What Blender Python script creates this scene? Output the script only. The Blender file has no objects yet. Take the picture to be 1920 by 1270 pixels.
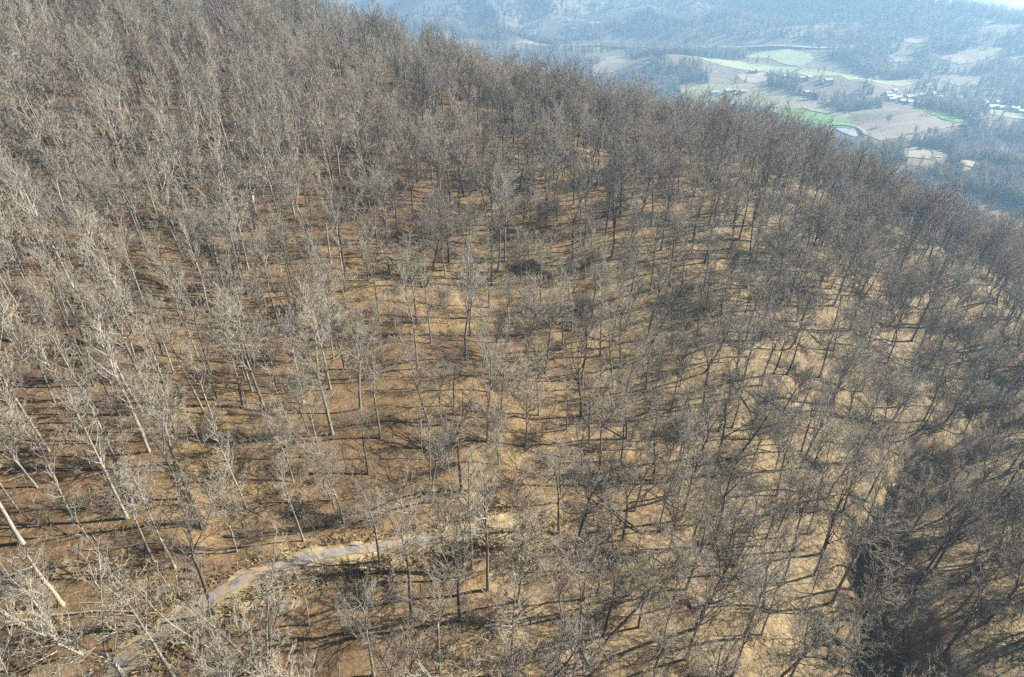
import bpy, math, random
import numpy as np
from mathutils import Vector, Matrix, geometry as mgeo

C = bpy.context.scene.collection
scene = bpy.context.scene
R = math.radians

# ---------------------------------------------------------------- camera, sky, sun, exposure
cam_data = bpy.data.cameras.new('camera')
cam = bpy.data.objects.new('camera', cam_data); C.objects.link(cam)
cam.location = (0, 0, 0)
cam.rotation_euler = (R(90-31), 0, 0)
cam_data.sensor_width = 36; cam_data.lens = 20.25
cam_data.clip_start = 1.0; cam_data.clip_end = 30000
scene.camera = cam

SUN_ELEV, SUN_AZ = 31.0, 72.0            # azimuth from +Y towards +X
world = bpy.data.worlds.new('World'); scene.world = world; world.use_nodes = True
wn = world.node_tree; wn.nodes.clear()
sky = wn.nodes.new('ShaderNodeTexSky'); sky.sky_type = 'NISHITA'; sky.sun_disc = False
sky.sun_elevation = R(SUN_ELEV); sky.sun_rotation = R(SUN_AZ); sky.altitude = 600
sky.air_density = 0.6; sky.dust_density = 1.0
bg = wn.nodes.new('ShaderNodeBackground'); bg.inputs['Strength'].default_value = 0.05
wo = wn.nodes.new('ShaderNodeOutputWorld')
wn.links.new(sky.outputs[0], bg.inputs[0]); wn.links.new(bg.outputs[0], wo.inputs[0])

sun_data = bpy.data.lights.new('sun', 'SUN'); sun = bpy.data.objects.new('sun', sun_data); C.objects.link(sun)
sun_data.energy = 5.0; sun_data.angle = R(0.5); sun_data.color = (1.0, 0.94, 0.84)
sdir = Vector((math.sin(R(SUN_AZ))*math.cos(R(SUN_ELEV)), math.cos(R(SUN_AZ))*math.cos(R(SUN_ELEV)), math.sin(R(SUN_ELEV))))
sun.rotation_euler = sdir.to_track_quat('Z', 'Y').to_euler()
sun.location = (60, 20, 60)

scene.view_settings.view_transform = 'Standard'; scene.view_settings.look = 'None'
scene.view_settings.gamma = 1.0; scene.view_settings.use_curve_mapping = False
scene.view_settings.exposure = 1.55
scene.render.engine = 'CYCLES'
cy = scene.cycles
cy.max_bounces = 4; cy.diffuse_bounces = 1; cy.glossy_bounces = 1; cy.transmission_bounces = 2
cy.volume_bounces = 1; cy.transparent_max_bounces = 4
cy.use_denoising = False
cy.use_adaptive_sampling = False
cy.pixel_filter_type = 'BLACKMAN_HARRIS'; cy.filter_width = 1.5
cy.caustics_reflective = False; cy.caustics_refractive = False

HAZE_DENSITY, HAZE_COLOR, HAZE_G = 2.5e-4, (0.42, 0.71, 1.0), 0.3
SURVEY = [(-61.0, 77.0, -58.0), (-30.0, 74.0, -64.5), (-4.0, 80.0, -73.0), (6.0, 98.0, -76.0), (-54.0, 99.0, -62.0), (-29.0, 112.0, -64.0), (-101.0, 196.0, -34.0), (9.0, 239.0, -43.0), (8.0, 65.0, -77.0), (-6.0, 52.0, -73.0), (68.0, 165.0, -62.0), (-42.0, 35.0, -65.0), (-28.0, 37.0, -69.0), (-95.0, 60.0, -49.0), (-130.0, 100.0, -40.0), (-90.0, 130.0, -48.0), (-60.0, 170.0, -47.0), (-40.0, 220.0, -41.0), (0.0, 150.0, -62.0), (35.0, 200.0, -55.0), (30.0, 40.0, -80.0), (30.0, 80.0, -81.0), (40.0, 120.0, -74.0), (70.0, 110.0, -84.0), (62.0, 72.0, -89.0), (58.0, 48.0, -92.0), (82.0, 80.0, -97.0), (102.0, 106.0, -101.0), (140.0, 128.0, -106.0), (200.0, 160.0, -122.0), (40.0, 20.0, -88.0), (25.0, 0.0, -84.0), (100.0, 60.0, -90.0), (130.0, 90.0, -93.0), (170.0, 110.0, -100.0), (140.0, 40.0, -84.0), (85.0, 30.0, -86.0), (-80.0, 0.0, -58.0), (-30.0, 0.0, -69.0), (0.0, 0.0, -77.0), (0.0, -60.0, -74.0), (-120.0, -60.0, -50.0), (100.0, -60.0, -84.0), (-180.0, 30.0, -25.0), (-230.0, 120.0, -8.0), (-200.0, 235.0, -6.0), (-150.0, 290.0, -10.0), (-300.0, 200.0, 22.0), (-260.0, 350.0, 18.0), (-160.0, 180.0, -22.0), (-340.0, 60.0, 25.0), (110.0, 150.0, -84.0), (130.0, 180.0, -80.0), (-72.4, 301.4, -24.5), (-86.4, 359.7, -38.5), (-109.8, 457.0, -86.5), (-142.5, 593.1, -149.5), (-177.5, 738.9, -214.5), (-43.7, 296.4, -35.8), (-52.4, 355.7, -49.8), (-67.0, 454.7, -97.8), (-87.5, 593.2, -160.8), (-109.3, 741.6, -225.8), (0.0, 283.8, -45.6), (0.0, 343.8, -59.6), (0.0, 443.8, -107.6), (0.0, 583.8, -170.6), (0.0, 733.8, -230.0), (52.4, 254.4, -54.0), (64.5, 313.2, -68.0), (84.6, 411.2, -116.0), (112.8, 548.3, -179.0), (143.1, 695.2, -230.0), (95.9, 223.2, -58.9), (119.6, 278.3, -72.9), (159.0, 370.2, -120.9), (214.3, 498.8, -183.9), (273.5, 636.6, -230.0), (116.8, 202.2, -66.0), (146.8, 254.2, -80.0), (196.8, 340.8, -128.0), (266.7, 462.0, -191.0), (341.7, 592.0, -230.0), (134.4, 180.7, -76.0), (170.2, 228.8, -90.0), (229.8, 309.0, -138.0), (313.4, 421.4, -201.0), (402.9, 541.7, -230.0), (161.4, 172.1, -86.1), (202.4, 215.8, -100.1), (270.8, 288.8, -148.1), (366.6, 390.9, -211.1), (469.2, 500.3, -230.0)]
KNOLLS = [(563.0, 1364.0, 28.0, 190.0, 110.0), (724.0, 1055.0, 26.0, 170.0, 120.0), (409.0, 1668.0, 40.0, 150.0, 110.0), (715.0, 1358.0, 22.0, 110.0, 90.0), (843.0, 1938.0, 26.0, 160.0, 110.0), (1066.0, 1700.0, 35.0, 380.0, 120.0), (1453.0, 2030.0, 38.0, 300.0, 130.0), (1184.0, 1914.0, 22.0, 120.0, 80.0), (347.0, 2491.0, 35.0, 190.0, 130.0), (732.0, 2283.0, 55.0, 210.0, 150.0), (503.0, 698.0, 30.0, 160.0, 120.0), (264.0, 2281.0, 20.0, 240.0, 100.0)]
GULLY = [(34.0, -40.0), (48.0, 0.0), (54.0, 22.0), (58.0, 40.0), (63.0, 58.0), (72.0, 76.0), (86.0, 93.0), (101.0, 107.0), (121.0, 118.0), (150.0, 134.0), (190.0, 156.0)]
DRAW = [(-10.0, 86.0), (-17.0, 74.0), (-27.0, 64.0), (-37.0, 58.5), (-46.0, 55.0)]
TRACK = [(-45.0, 34.4), (-44.2, 36.5), (-43.0, 39.2), (-40.6, 42.1), (-37.4, 45.2), (-34.9, 47.3), (-31.2, 49.9), (-26.8, 53.0), (-21.5, 55.3), (-15.9, 57.7), (-10.6, 60.0), (-5.9, 62.4), (-0.9, 65.3), (4.5, 69.2)]
TRAIL = [(155.3, 138.5), (125.6, 114.8), (110.1, 105.7), (113.9, 115.3), (106.6, 111.8), (100.5, 106.8)]
HEROES = [(-59.9, 76.4, 27.8, 'straight'), (-54.6, 65.5, 24.2, 'straight'), (-66.0, 69.0, 18.9, 'straight'), (-66.6, 62.6, 21.8, 'straight'), (-67.2, 102.2, 19.5, 'straight'), (-72.8, 105.0, 17.3, 'straight'), (-56.7, 89.7, 21.5, 'straight'), (-52.0, 95.5, 21.5, 'broad'), (-31.0, 76.7, 25.9, 'broad'), (-45.2, 119.3, 21.2, 'straight'), (-38.9, 110.6, 20.8, 'fork'), (-30.0, 113.9, 21.9, 'fork'), (-19.6, 99.3, 24.8, 'straight'), (-15.5, 83.6, 18.9, 'fork'), (-13.2, 83.3, 14, 'broad'), (-4.6, 81.5, 22.5, 'broad'), (5.5, 92.8, 17.9, 'broad'), (33.1, 121.3, 22.1, 'lean'), (24.2, 118.8, 22.7, 'straight'), (-5.2, 137.2, 22.5, 'dark'), (-40.2, 126.8, 23.2, 'dark'), (3.1, 111.4, 19.3, 'fan'), (7.8, 65.3, 21.1, 'broad'), (9.9, 61.2, 20.8, 'lean'), (-6.0, 55.8, 23.7, 'straight'), (-7.5, 54.7, 18.9, 'fork'), (-3.5, 53.1, 26.0, 'straight'), (-10.3, 54.7, 16.1, 'broad'), (0.8, 52.5, 19.9, 'fan'), (18.7, 65.9, 18.1, 'dark'), (12.8, 54.9, 16.9, 'dark'), (-17.1, 39.4, 17.4, 'broad'), (-9.2, 40.5, 19.2, 'fork'), (-0.2, 42.0, 22.4, 'straight'), (13.1, 48.3, 17.5, 'dark'), (-29.1, 37.8, 22.9, 'multi'), (-42.8, 35.3, 15.8, 'spread'), (-51.1, 47.9, 16.0, 'slim'), (-45.7, 48.3, 17.4, 'straight'), (-43.1, 48.0, 19.1, 'straight'), (-42.0, 50.8, 14, 'slim'), (-36.3, 46.2, 18.2, 'dark'), (-26.0, 44.2, 14.9, 'slim'), (-63.8, 52.4, 14.7, 'slim'), (-39.5, 60.5, 17.9, 'straight'), (-34.4, 65.9, 15.0, 'fan'), (45.0, 111.5, 17.6, 'lean'), (62.9, 124.8, 20.5, 'dark'), (64.3, 142.4, 20.4, 'broad'), (122.8, 141.3, 21.3, 'dark'), (126.3, 139.5, 21.5, 'lean'), (9.1, 240.0, 20.6, 'multi'), (34.7, 260.8, 21.8, 'multi'), (15.4, 213.1, 18.1, 'dark'), (-15.7, 167.2, 18.8, 'dark'), (-33.9, 159.7, 22.7, 'straight'), (-9.4, 192.0, 16.8, 'dark'), (-100.3, 195.6, 24.0, 'straight'), (-109.3, 174.5, 22.7, 'straight'), (-70.8, 141.9, 23.6, 'spread'), (-66.1, 144.1, 22.0, 'spread'), (-69.4, 220.0, 20.6, 'dark'), (-123.1, 149.2, 19.7, 'straight'), (78.1, 179.5, 23.7, 'dark'), (53.6, 66.0, 18.0, 'dark'), (60.6, 65.4, 19.2, 'dark'), (51.2, 69.9, 16.7, 'dark'), (35.2, 61.8, 18.0, 'dark'), (-28.7, 64.9, 15.2, 'fan'), (-24.0, 70.6, 14, 'dark'), (30.3, 83.1, 17.1, 'fan'), (-45.5, 105.0, 19.5, 'slim'), (-77.4, 89.3, 17.6, 'broad'), (-88.2, 121.3, 19.0, 'fan'), (-102.0, 127.4, 19.0, 'broad'), (92.2, 109.6, 24.1, 'broad'), (79.7, 114.5, 24.3, 'broad'), (80.3, 86.5, 25.0, 'broad'), (62.0, 91.8, 22.5, 'broad')]
SNAG = [(-53.0, 42.1)]
IVY = [(-42.9, 54.9)]
FALLEN = [(10.4, 43.8), (50.1, 111.4), (22.1, 68.1), (7.4, 147.1), (27.6, 54.0), (-52.7, 38.8), (24.9, 120.8)]
TANGLE = [(3.7, 145.5), (18.6, 131.3), (37.7, 96.1), (-27.3, 59.8), (-19.0, 49.4)]
LOGS = [(-54.9, 48.8), (-44.2, 50.7), (-55.5, 40.4), (20.5, 64.7), (57.0, 108.0), (31.4, 74.4), (25.6, 70.6), (-12.0, 84.4), (7.4, 46.7), (-28.3, 97.0), (83.3, 131.8), (24.0, 90.0), (-4.4, 47.4), (-40.6, 55.0), (46.3, 59.7)]
EVERGREEN = [(146.8, 141.3), (131.8, 131.1), (-32.3, 61.7)]
COVER = [(-44.0, 44.2)]
FIELDS = {'pasture': [(384, 1445), (484, 1492), (535, 1360), (599, 1287), (641, 1229), (573, 1217), (517, 1237), (462, 1268), (388, 1318)], 'green': [(511, 1231), (570, 1209), (594, 1130), (590, 1060), (571, 1018), (551, 1038), (539, 1112), (525, 1194)], 'stubble_a': [(599, 1269), (636, 1255), (609, 1100), (594, 1076), (602, 1154), (581, 1222)], 'brown': [(570, 1009), (590, 1027), (638, 1037), (709, 1046), (716, 1006), (751, 994), (690, 973), (622, 955), (575, 930), (570, 981)], 'green_tip': [(714, 1047), (740, 1034), (758, 1004), (748, 992), (718, 1009)], 'green_strip': [(479, 1683), (575, 1787), (624, 1689), (715, 1617), (752, 1592), (817, 1531), (848, 1467), (910, 1444), (832, 1375), (716, 1335), (712, 1556), (611, 1607), (508, 1636)], 'tan_strip': [(860, 1442), (944, 1456), (893, 1402), (840, 1364)], 'hill_pasture': [(662, 1821), (726, 1819), (781, 1818), (801, 1735), (792, 1668), (773, 1640), (734, 1613), (706, 1648), (699, 1743), (656, 1785)], 'pale_a': [(957, 1631), (1000, 1648), (1024, 1608), (1002, 1589), (961, 1590)], 'pale_b': [(1053, 1624), (1119, 1619), (1188, 1649), (1263, 1628), (1216, 1602), (1149, 1576), (1096, 1559), (1084, 1588)], 'pale_c': [(1227, 1588), (1281, 1592), (1251, 1543), (1230, 1560)], 'straw_a': [(292, 2411), (335, 2414), (396, 2323), (361, 2288)], 'straw_b': [(217, 1717), (285, 1896), (327, 1901), (369, 1627), (304, 1644), (262, 1634), (222, 1639)], 'straw_c': [(402, 2429), (442, 2414), (428, 2392), (399, 2405)], 'straw_d': [(-9, 2139), (73, 2202), (72, 2170), (9, 2115)], 'tan_bare': [(554, 1572), (631, 1586), (633, 1533), (540, 1376), (556, 1497)], 'olive': [(884, 1157), (918, 1156), (942, 1115), (887, 1045), (835, 1058)], 'terrace_a': [(579, 879), (625, 902), (638, 883), (641, 850), (509, 712), (490, 729)], 'terrace_b': [(546, 714), (656, 838), (576, 715), (549, 680), (533, 688)], 'tan_hill': [(-92, 2516), (-61, 2510), (-30, 2494), (-61, 2477)], 'tan_e': [(685, 1955), (734, 1917), (719, 1892), (682, 1918)], 'straw_f': [(1104, 1816), (1097, 1693), (1068, 1678), (1039, 1724)]}
POND = [(550, 1029), (564, 1017), (567, 992), (560, 963), (549, 960), (548, 993)]
HIGHWAY = [(44, 2106), (181, 2183), (344, 2183), (528, 1990), (687, 1882), (812, 1814), (899, 1750)]
LANE = [(706, 1576), (726, 1594), (743, 1614), (745, 1631)]
LANE2 = [(558, 1053), (580, 1027), (579, 1000), (569, 958)]
BARN = [(449, 1259), (510, 1227)]
HOUSES = [(777, 1280), (774, 1266), (795, 1292), (770, 1250), (784, 1260), (807, 1260), (826, 1272), (846, 1287), (878, 1291), (878, 1270), (871, 1241), (854, 1204), (852, 1220), (900, 1260), (905, 1252), (785, 1240), (797, 1232), (801, 1215), (795, 1084), (899, 1176), (920, 1195), (906, 1165), (918, 1171), (947, 1200), (925, 1160), (937, 1161), (931, 1140), (949, 1151), (941, 1126), (927, 1210), (638, 1562), (646, 1549), (650, 1500), (610, 1374), (624, 1363), (639, 1352), (662, 1327), (672, 1331), (616, 1583), (604, 1588), (471, 1335), (460, 1330), (491, 1320), (436, 1338), (621, 1281), (613, 1290), (227, 2584), (240, 2547), (232, 2486), (298, 2472), (319, 2449), (419, 2307), (1047, 1817), (1060, 1819), (1058, 1787), (879, 1576), (939, 1580)]
FIELD_TREES = [(623, 1007), (624, 1002), (638, 949), (652, 938), (659, 934)]
CONIFERS = [(599, 920), (601, 894), (609, 883), (594, 904), (676, 1319), (660, 1342), (637, 1531), (669, 1271), (942, 1284)]
# ---------------------------------------------------------------- terrain
def _lattice(ix, iy, seed):
    n = (ix.astype(np.int64) * 374761393 + iy.astype(np.int64) * 668265263 + seed * 974634721) & 0x7fffffff
    n = ((n ^ (n >> 13)) * 1274126177) & 0x7fffffff
    n = (n ^ (n >> 16)) & 0x7fffffff
    return n / 0x7fffffff

def vnoise(x, y, seed=0):
    ix, iy = np.floor(x), np.floor(y)
    fx, fy = x - ix, y - iy
    fx, fy = fx*fx*fx*(fx*(fx*6-15)+10), fy*fy*fy*(fy*(fy*6-15)+10)
    a, b = _lattice(ix, iy, seed), _lattice(ix+1, iy, seed)
    c, d = _lattice(ix, iy+1, seed), _lattice(ix+1, iy+1, seed)
    return (a+(b-a)*fx)*(1-fy) + (c+(d-c)*fx)*fy

def fbm(x, y, octv, seed=0):
    s, amp, tot = 0.0, 1.0, 0.0
    for k in range(octv):
        s = s + amp*vnoise(x, y, seed+k*17); tot += amp
        x, y, amp = x*2.03+11.7, y*2.03-5.3, amp*0.5
    return s/tot

def ridged(x, y, octv, seed=0):
    s, amp, tot = 0.0, 1.0, 0.0
    for k in range(octv):
        s = s + amp*(1-np.abs(2*vnoise(x, y, seed+k*31)-1)); tot += amp
        x, y, amp = x*2.1+3.1, y*2.1+7.9, amp*0.45
    return s/tot

def smooth(a, b, t):
    t = np.clip((t-a)/(b-a), 0, 1)
    return t*t*(3-2*t)

def _fit(pts):
    P = np.array(pts, float); n = len(P)
    d = np.hypot(P[:, None, 0]-P[None, :, 0], P[:, None, 1]-P[None, :, 1])
    K = np.where(d > 0, d*d*np.log(d+1e-9), 0) + np.eye(n)*60.0
    A = np.zeros((n+3, n+3)); A[:n, :n] = K; A[:n, n] = 1; A[:n, n+1:] = P[:, :2]
    A[n, :n] = 1; A[n+1:, :n] = P[:, :2].T
    return P, np.linalg.solve(A, np.concatenate([P[:, 2], [0, 0, 0]]))
_P, _W = _fit(SURVEY)

def hill(x, y):
    s = np.full(np.shape(x), _W[-3]) + _W[-2]*x + _W[-1]*y
    for (px, py, _), w in zip(_P, _W[:-3]):
        d2 = (x-px)**2+(y-py)**2
        s = s + w*0.5*d2*np.log(d2+1e-9)
    return s

FLOOR = -205.0
def valley(x, y):
    r = np.hypot(x, y)
    z = FLOOR + 26*(fbm(x/420.0, y/420.0, 3, 5)-0.5)*smooth(400, 900, r)
    for kx, ky, kh, kr, ks in KNOLLS:
        z = z + kh*np.exp(-(((x-kx)/kr)**2+((y-ky)/ks)**2))
    z = z + 52*smooth(1250, 2150, r)
    az = np.degrees(np.arctan2(x, y))
    m = smooth(2250, 4300, r)
    top = np.interp(az, [-90, -40, -17, -12, 0, 12, 24, 27, 29.5, 31, 34, 36.5, 40, 60, 90],
                    [80, 80, 70, 165, 230, 215, 190, 130, 82, 70, 88, 80, 50, 60, 60])
    foot = smooth(1900, 2700, r)*(1-0.75*smooth(3700, 4400, r))
    rg = 0.5*ridged(x/760.0+0.22*y/760.0, y/2300.0, 2, 3)+0.5*ridged(x/1150.0+0.35*y/1150.0, y/1150.0, 2, 8)
    z = z + m*top + foot*((rg-0.56)*560 + (ridged(x/400.0, y/400.0, 1, 12)-0.55)*120)
    z = z + smooth(4500, 6500, r)*-160
    return z

def _polyline(x, y, pl):
    """Signed distance to a polyline (positive on its right side, seen along it) and the share run along it."""
    best = np.full(np.shape(x), 1e9); sgn = np.zeros(np.shape(x)); run = np.zeros(np.shape(x)); n = len(pl)-1
    for i in range(n):
        (ax, ay), (bx, by) = pl[i], pl[i+1]
        dx, dy = bx-ax, by-ay; L2 = dx*dx+dy*dy
        t = np.clip(((x-ax)*dx+(y-ay)*dy)/L2, 0, 1)
        d = np.hypot(x-ax-t*dx, y-ay-t*dy); m = d < best
        best = np.where(m, d, best); sgn = np.where(m, np.sign((x-ax)*dy-(y-ay)*dx), sgn); run = np.where(m, (i+t)/n, run)
    return best*sgn, run

def gullies(x, y):
    z = np.zeros(np.shape(x))
    s, r = _polyline(x, y, GULLY)
    s = s + 5.0*(fbm(x/9.0, y/9.0, 2, 61)-0.5) + 5.0*(fbm(x/24.0, y/24.0, 2, 63)-0.5)
    z = z + smooth(0.0, 0.08, r)*(1-smooth(0.9, 1.0, r))*(-5.5*np.exp(-(s/4.5)**2) + (6.5+4.0*smooth(0.45, 0.7, r))*smooth(0.2, 5.2, s)*(1-smooth(12, 55, s)))
    s, r = _polyline(x, y, DRAW)
    return z + smooth(0.0, 0.2, r)*(1-smooth(0.85, 1.0, r))*(-3.2*np.exp(-(s/5.5)**2) + 1.0*smooth(0.5, 8.0, -s)*(1-smooth(10, 25, -s)))

def base_height(x, y):
    x = np.asarray(x, float); y = np.asarray(y, float)
    r = np.hypot(x, y)
    hl = hill(np.clip(x, -700, 700), np.clip(y, -300, 760))
    va = valley(x, y)
    k = 14.0
    hl = np.clip(hl, -400, 140)
    z = np.maximum(hl, va) + k*np.exp(-np.abs(hl-va)/k)*0.35
    left = smooth(500, 900, r)
    z = z*(1-left) + np.where(x > -200, va, np.maximum(va, z*0.9))*left
    z = z + 0.7*(fbm(x/4.5, y/4.5, 2, 71)-0.5)*(1-smooth(200, 300, r)) + 1.5*(fbm(x/14.0, y/14.0, 3, 21)-0.5)*(1-smooth(300, 600, r)) + 5.0*(fbm(x/45.0, y/45.0, 2, 33)-0.5)*(1-smooth(400, 700, r))
    near = np.hypot(x-20, y-70) < 190
    if np.any(near): z = np.where(near, z + gullies(x, y), z)
    return z
_track = np.array(TRACK)
# densified track centre line with its own smooth height
def densify(pl, step):
    pl = np.array(pl, float); out = [pl[0]]
    # Catmull-Rom
    P = np.vstack([2*pl[0]-pl[1], pl, 2*pl[-1]-pl[-2]])
    for i in range(1, len(P)-2):
        n = max(1, int(np.hypot(*(P[i+1]-P[i]))/step))
        for k in range(1, n+1):
            t = k/n
            out.append(0.5*((2*P[i])+(P[i+1]-P[i-1])*t+(2*P[i-1]-5*P[i]+4*P[i+1]-P[i+2])*t*t+(3*P[i]-P[i-1]-3*P[i+1]+P[i+2])*t**3))
    return np.array(out)
TC = densify(TRACK, 1.0)
TZ = base_height(TC[:, 0], TC[:, 1])
TZ = np.convolve(np.pad(TZ, 6, mode='edge'), np.ones(13)/13, 'valid')

def height(x, y):
    """Terrain with the track's bench cut into the slope."""
    x = np.atleast_1d(np.asarray(x, float)); y = np.atleast_1d(np.asarray(y, float))
    z = base_height(x, y)
    m = (x > -60) & (x < 20) & (y > 20) & (y < 85)
    if m.any():
        xs, ys = x[m], y[m]
        d = np.hypot(xs[:, None]-TC[None, :, 0], ys[:, None]-TC[None, :, 1])
        k = d.argmin(1); dm = d[np.arange(len(k)), k]
        f = 1-smooth(2.0, 5.5, dm)
        z[m] = z[m]*(1-f)+TZ[k]*f
    return z

def h1(x, y): return float(height(x, y)[0])

# ---------------------------------------------------------------- helpers
def tag(o, label=None, cat=None, group=None, kind=None):
    if label: o['label'] = label
    if cat: o['category'] = cat
    if group: o['group'] = group
    if kind: o['kind'] = kind
    return o

def mesh_from(name, verts, faces, mats=(), mat_idx=None, smooth_mask=None):
    me = bpy.data.meshes.new(name)
    me.from_pydata([tuple(v) for v in verts], [], faces)
    for m in mats: me.materials.append(m)
    if mat_idx is not None: me.polygons.foreach_set('material_index', np.asarray(mat_idx, np.int32))
    if smooth_mask is not None: me.polygons.foreach_set('use_smooth', np.asarray(smooth_mask, bool))
    me.update()
    return me

def fast_mesh(name, V, F, mats=(), mat_idx=None, smooth=False):
    """V (n,3), F (m,k) arrays with k constant."""
    V = np.asarray(V, np.float32); F = np.asarray(F, np.int32); k = F.shape[1]
    me = bpy.data.meshes.new(name)
    me.vertices.add(len(V)); me.vertices.foreach_set('co', V.ravel())
    me.loops.add(F.size); me.loops.foreach_set('vertex_index', F.ravel())
    me.polygons.add(len(F)); me.polygons.foreach_set('loop_start', np.arange(0, F.size, k, dtype=np.int32))
    me.polygons.foreach_set('loop_total', np.full(len(F), k, np.int32))
    for m in mats: me.materials.append(m)
    if mat_idx is not None: me.polygons.foreach_set('material_index', np.asarray(mat_idx, np.int32))
    if smooth: me.polygons.foreach_set('use_smooth', np.ones(len(F), bool))
    me.update(calc_edges=True)
    return me

def link(name, me, parent=None):
    o = bpy.data.objects.new(name, me); C.objects.link(o)
    if parent: o.parent = parent
    return o

def empty(name, loc, rz=0.0):
    o = bpy.data.objects.new(name, None); C.objects.link(o)
    o.location = loc; o.rotation_euler = (0, 0, rz); o.empty_display_size = 0.5
    return o

# ---------------------------------------------------------------- materials
class NT:
    def __init__(s, name):
        s.m = bpy.data.materials.new(name); s.m.use_nodes = True
        s.t = s.m.node_tree; s.t.nodes.clear()
        s.out = s.t.nodes.new('ShaderNodeOutputMaterial')
        s.b = s.t.nodes.new('ShaderNodeBsdfPrincipled')
        s.t.links.new(s.b.outputs[0], s.out.inputs['Surface'])
        s.b.inputs['Roughness'].default_value = 0.9
        s.b.inputs['Specular IOR Level'].default_value = 0.15
    def n(s, t, **kw):
        nd = s.t.nodes.new(t)
        for k, v in kw.items(): setattr(nd, k, v)
        return nd
    def l(s, a, b): s.t.links.new(a, b)
    def coord(s, kind='Object'):
        return s.n('ShaderNodeTexCoord').outputs[kind]
    def pos(s): return s.n('ShaderNodeNewGeometry').outputs['Position']
    def noise(s, vec, scale, detail=4, rough=0.55, dist=0.0):
        nd = s.n('ShaderNodeTexNoise'); nd.inputs['Scale'].default_value = scale
        nd.inputs['Detail'].default_value = detail; nd.inputs['Roughness'].default_value = rough
        nd.inputs['Distortion'].default_value = dist
        s.l(vec, nd.inputs['Vector']); return nd.outputs['Fac']
    def ramp(s, fac, stops):
        nd = s.n('ShaderNodeValToRGB'); e = nd.color_ramp.elements
        while len(e) > 1: e.remove(e[0])
        e[0].position = stops[0][0]; e[0].color = (*stops[0][1], 1)
        for p, c in stops[1:]:
            x = e.new(p); x.color = (*c, 1)
        s.l(fac, nd.inputs[0]); return nd.outputs[0]
    def rng(s, fac, a, b, c, d):
        nd = s.n('ShaderNodeMapRange'); 
        for i, v in zip((1, 2, 3, 4), (a, b, c, d)): nd.inputs[i].default_value = v
        s.l(fac, nd.inputs[0]); return nd.outputs[0]
    def mix(s, fac, a, b, mode='MIX'):
        nd = s.n('ShaderNodeMix', data_type='RGBA', blend_type=mode)
        for sock, v in ((nd.inputs[0], fac), (nd.inputs[6], a), (nd.inputs[7], b)):
            if isinstance(v, (int, float)): sock.default_value = v
            elif isinstance(v, tuple): sock.default_value = (*v, 1)
            else: s.l(v, sock)
        return nd.outputs[2]
    def base(s, c):
        if isinstance(c, tuple): s.b.inputs['Base Color'].default_value = (*c, 1)
        else: s.l(c, s.b.inputs['Base Color'])
    def bump(s, h, strength, dist):
        nd = s.n('ShaderNodeBump'); nd.inputs['Strength'].default_value = strength; nd.inputs['Distance'].default_value = dist
        s.l(h, nd.inputs['Height']); s.l(nd.outputs[0], s.b.inputs['Normal'])
    def rand(s): return s.n('ShaderNodeObjectInfo').outputs['Random']

def bark_mat(name, light, dark, spread=0.35):
    t = NT(name); co = t.coord()
    mp = t.n('ShaderNodeMapping'); mp.inputs['Scale'].default_value = (1, 1, 0.25); t.l(co, mp.inputs['Vector'])
    f = t.noise(mp.outputs[0], 2.2, 5, 0.65)
    c = t.ramp(f, [(0.33, dark), (0.5, tuple((a+b)/2 for a, b in zip(light, dark))), (0.66, light)])
    v = t.rng(t.rand(), 0, 1, 1-spread, 1+spread*0.6)
    mul = t.n('ShaderNodeVectorMath', operation='SCALE'); t.l(c, mul.inputs[0]); t.l(v, mul.inputs['Scale'])
    t.base(mul.outputs[0]); return t.m

def twig_mat(name, ca, cb):
    t = NT(name)
    c = t.mix(t.rand(), ca, cb)
    f = t.noise(t.coord(), 0.5, 2)
    c2 = t.mix(t.rng(f, 0.3, 0.7, 0, 0.35), c, (0.12, 0.105, 0.08))
    t.base(c2); return t.m

M = {}
M['bark_pale'] = bark_mat('bark_pale', (0.37, 0.335, 0.27), (0.185, 0.165, 0.13))
M['bark_grey'] = bark_mat('bark_grey', (0.33, 0.305, 0.25), (0.15, 0.136, 0.11))
M['bark_dark'] = bark_mat('bark_dark', (0.155, 0.138, 0.115), (0.06, 0.053, 0.045))
M['bark_white'] = bark_mat('bark_white', (0.44, 0.41, 0.335), (0.25, 0.23, 0.18), 0.2)
M['snag_wood'] = bark_mat('snag_wood', (0.52, 0.42, 0.28), (0.35, 0.27, 0.17), 0.1)
M['twig_grey'] = twig_mat('twig_grey', (0.43, 0.395, 0.31), (0.33, 0.30, 0.235))
M['twig_tan'] = twig_mat('twig_tan', (0.48, 0.405, 0.275), (0.39, 0.335, 0.235))
M['twig_red'] = twig_mat('twig_red', (0.42, 0.305, 0.235), (0.36, 0.275, 0.215))
M['twig_dark'] = twig_mat('twig_dark', (0.26, 0.22, 0.165), (0.33, 0.28, 0.21))

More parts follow.
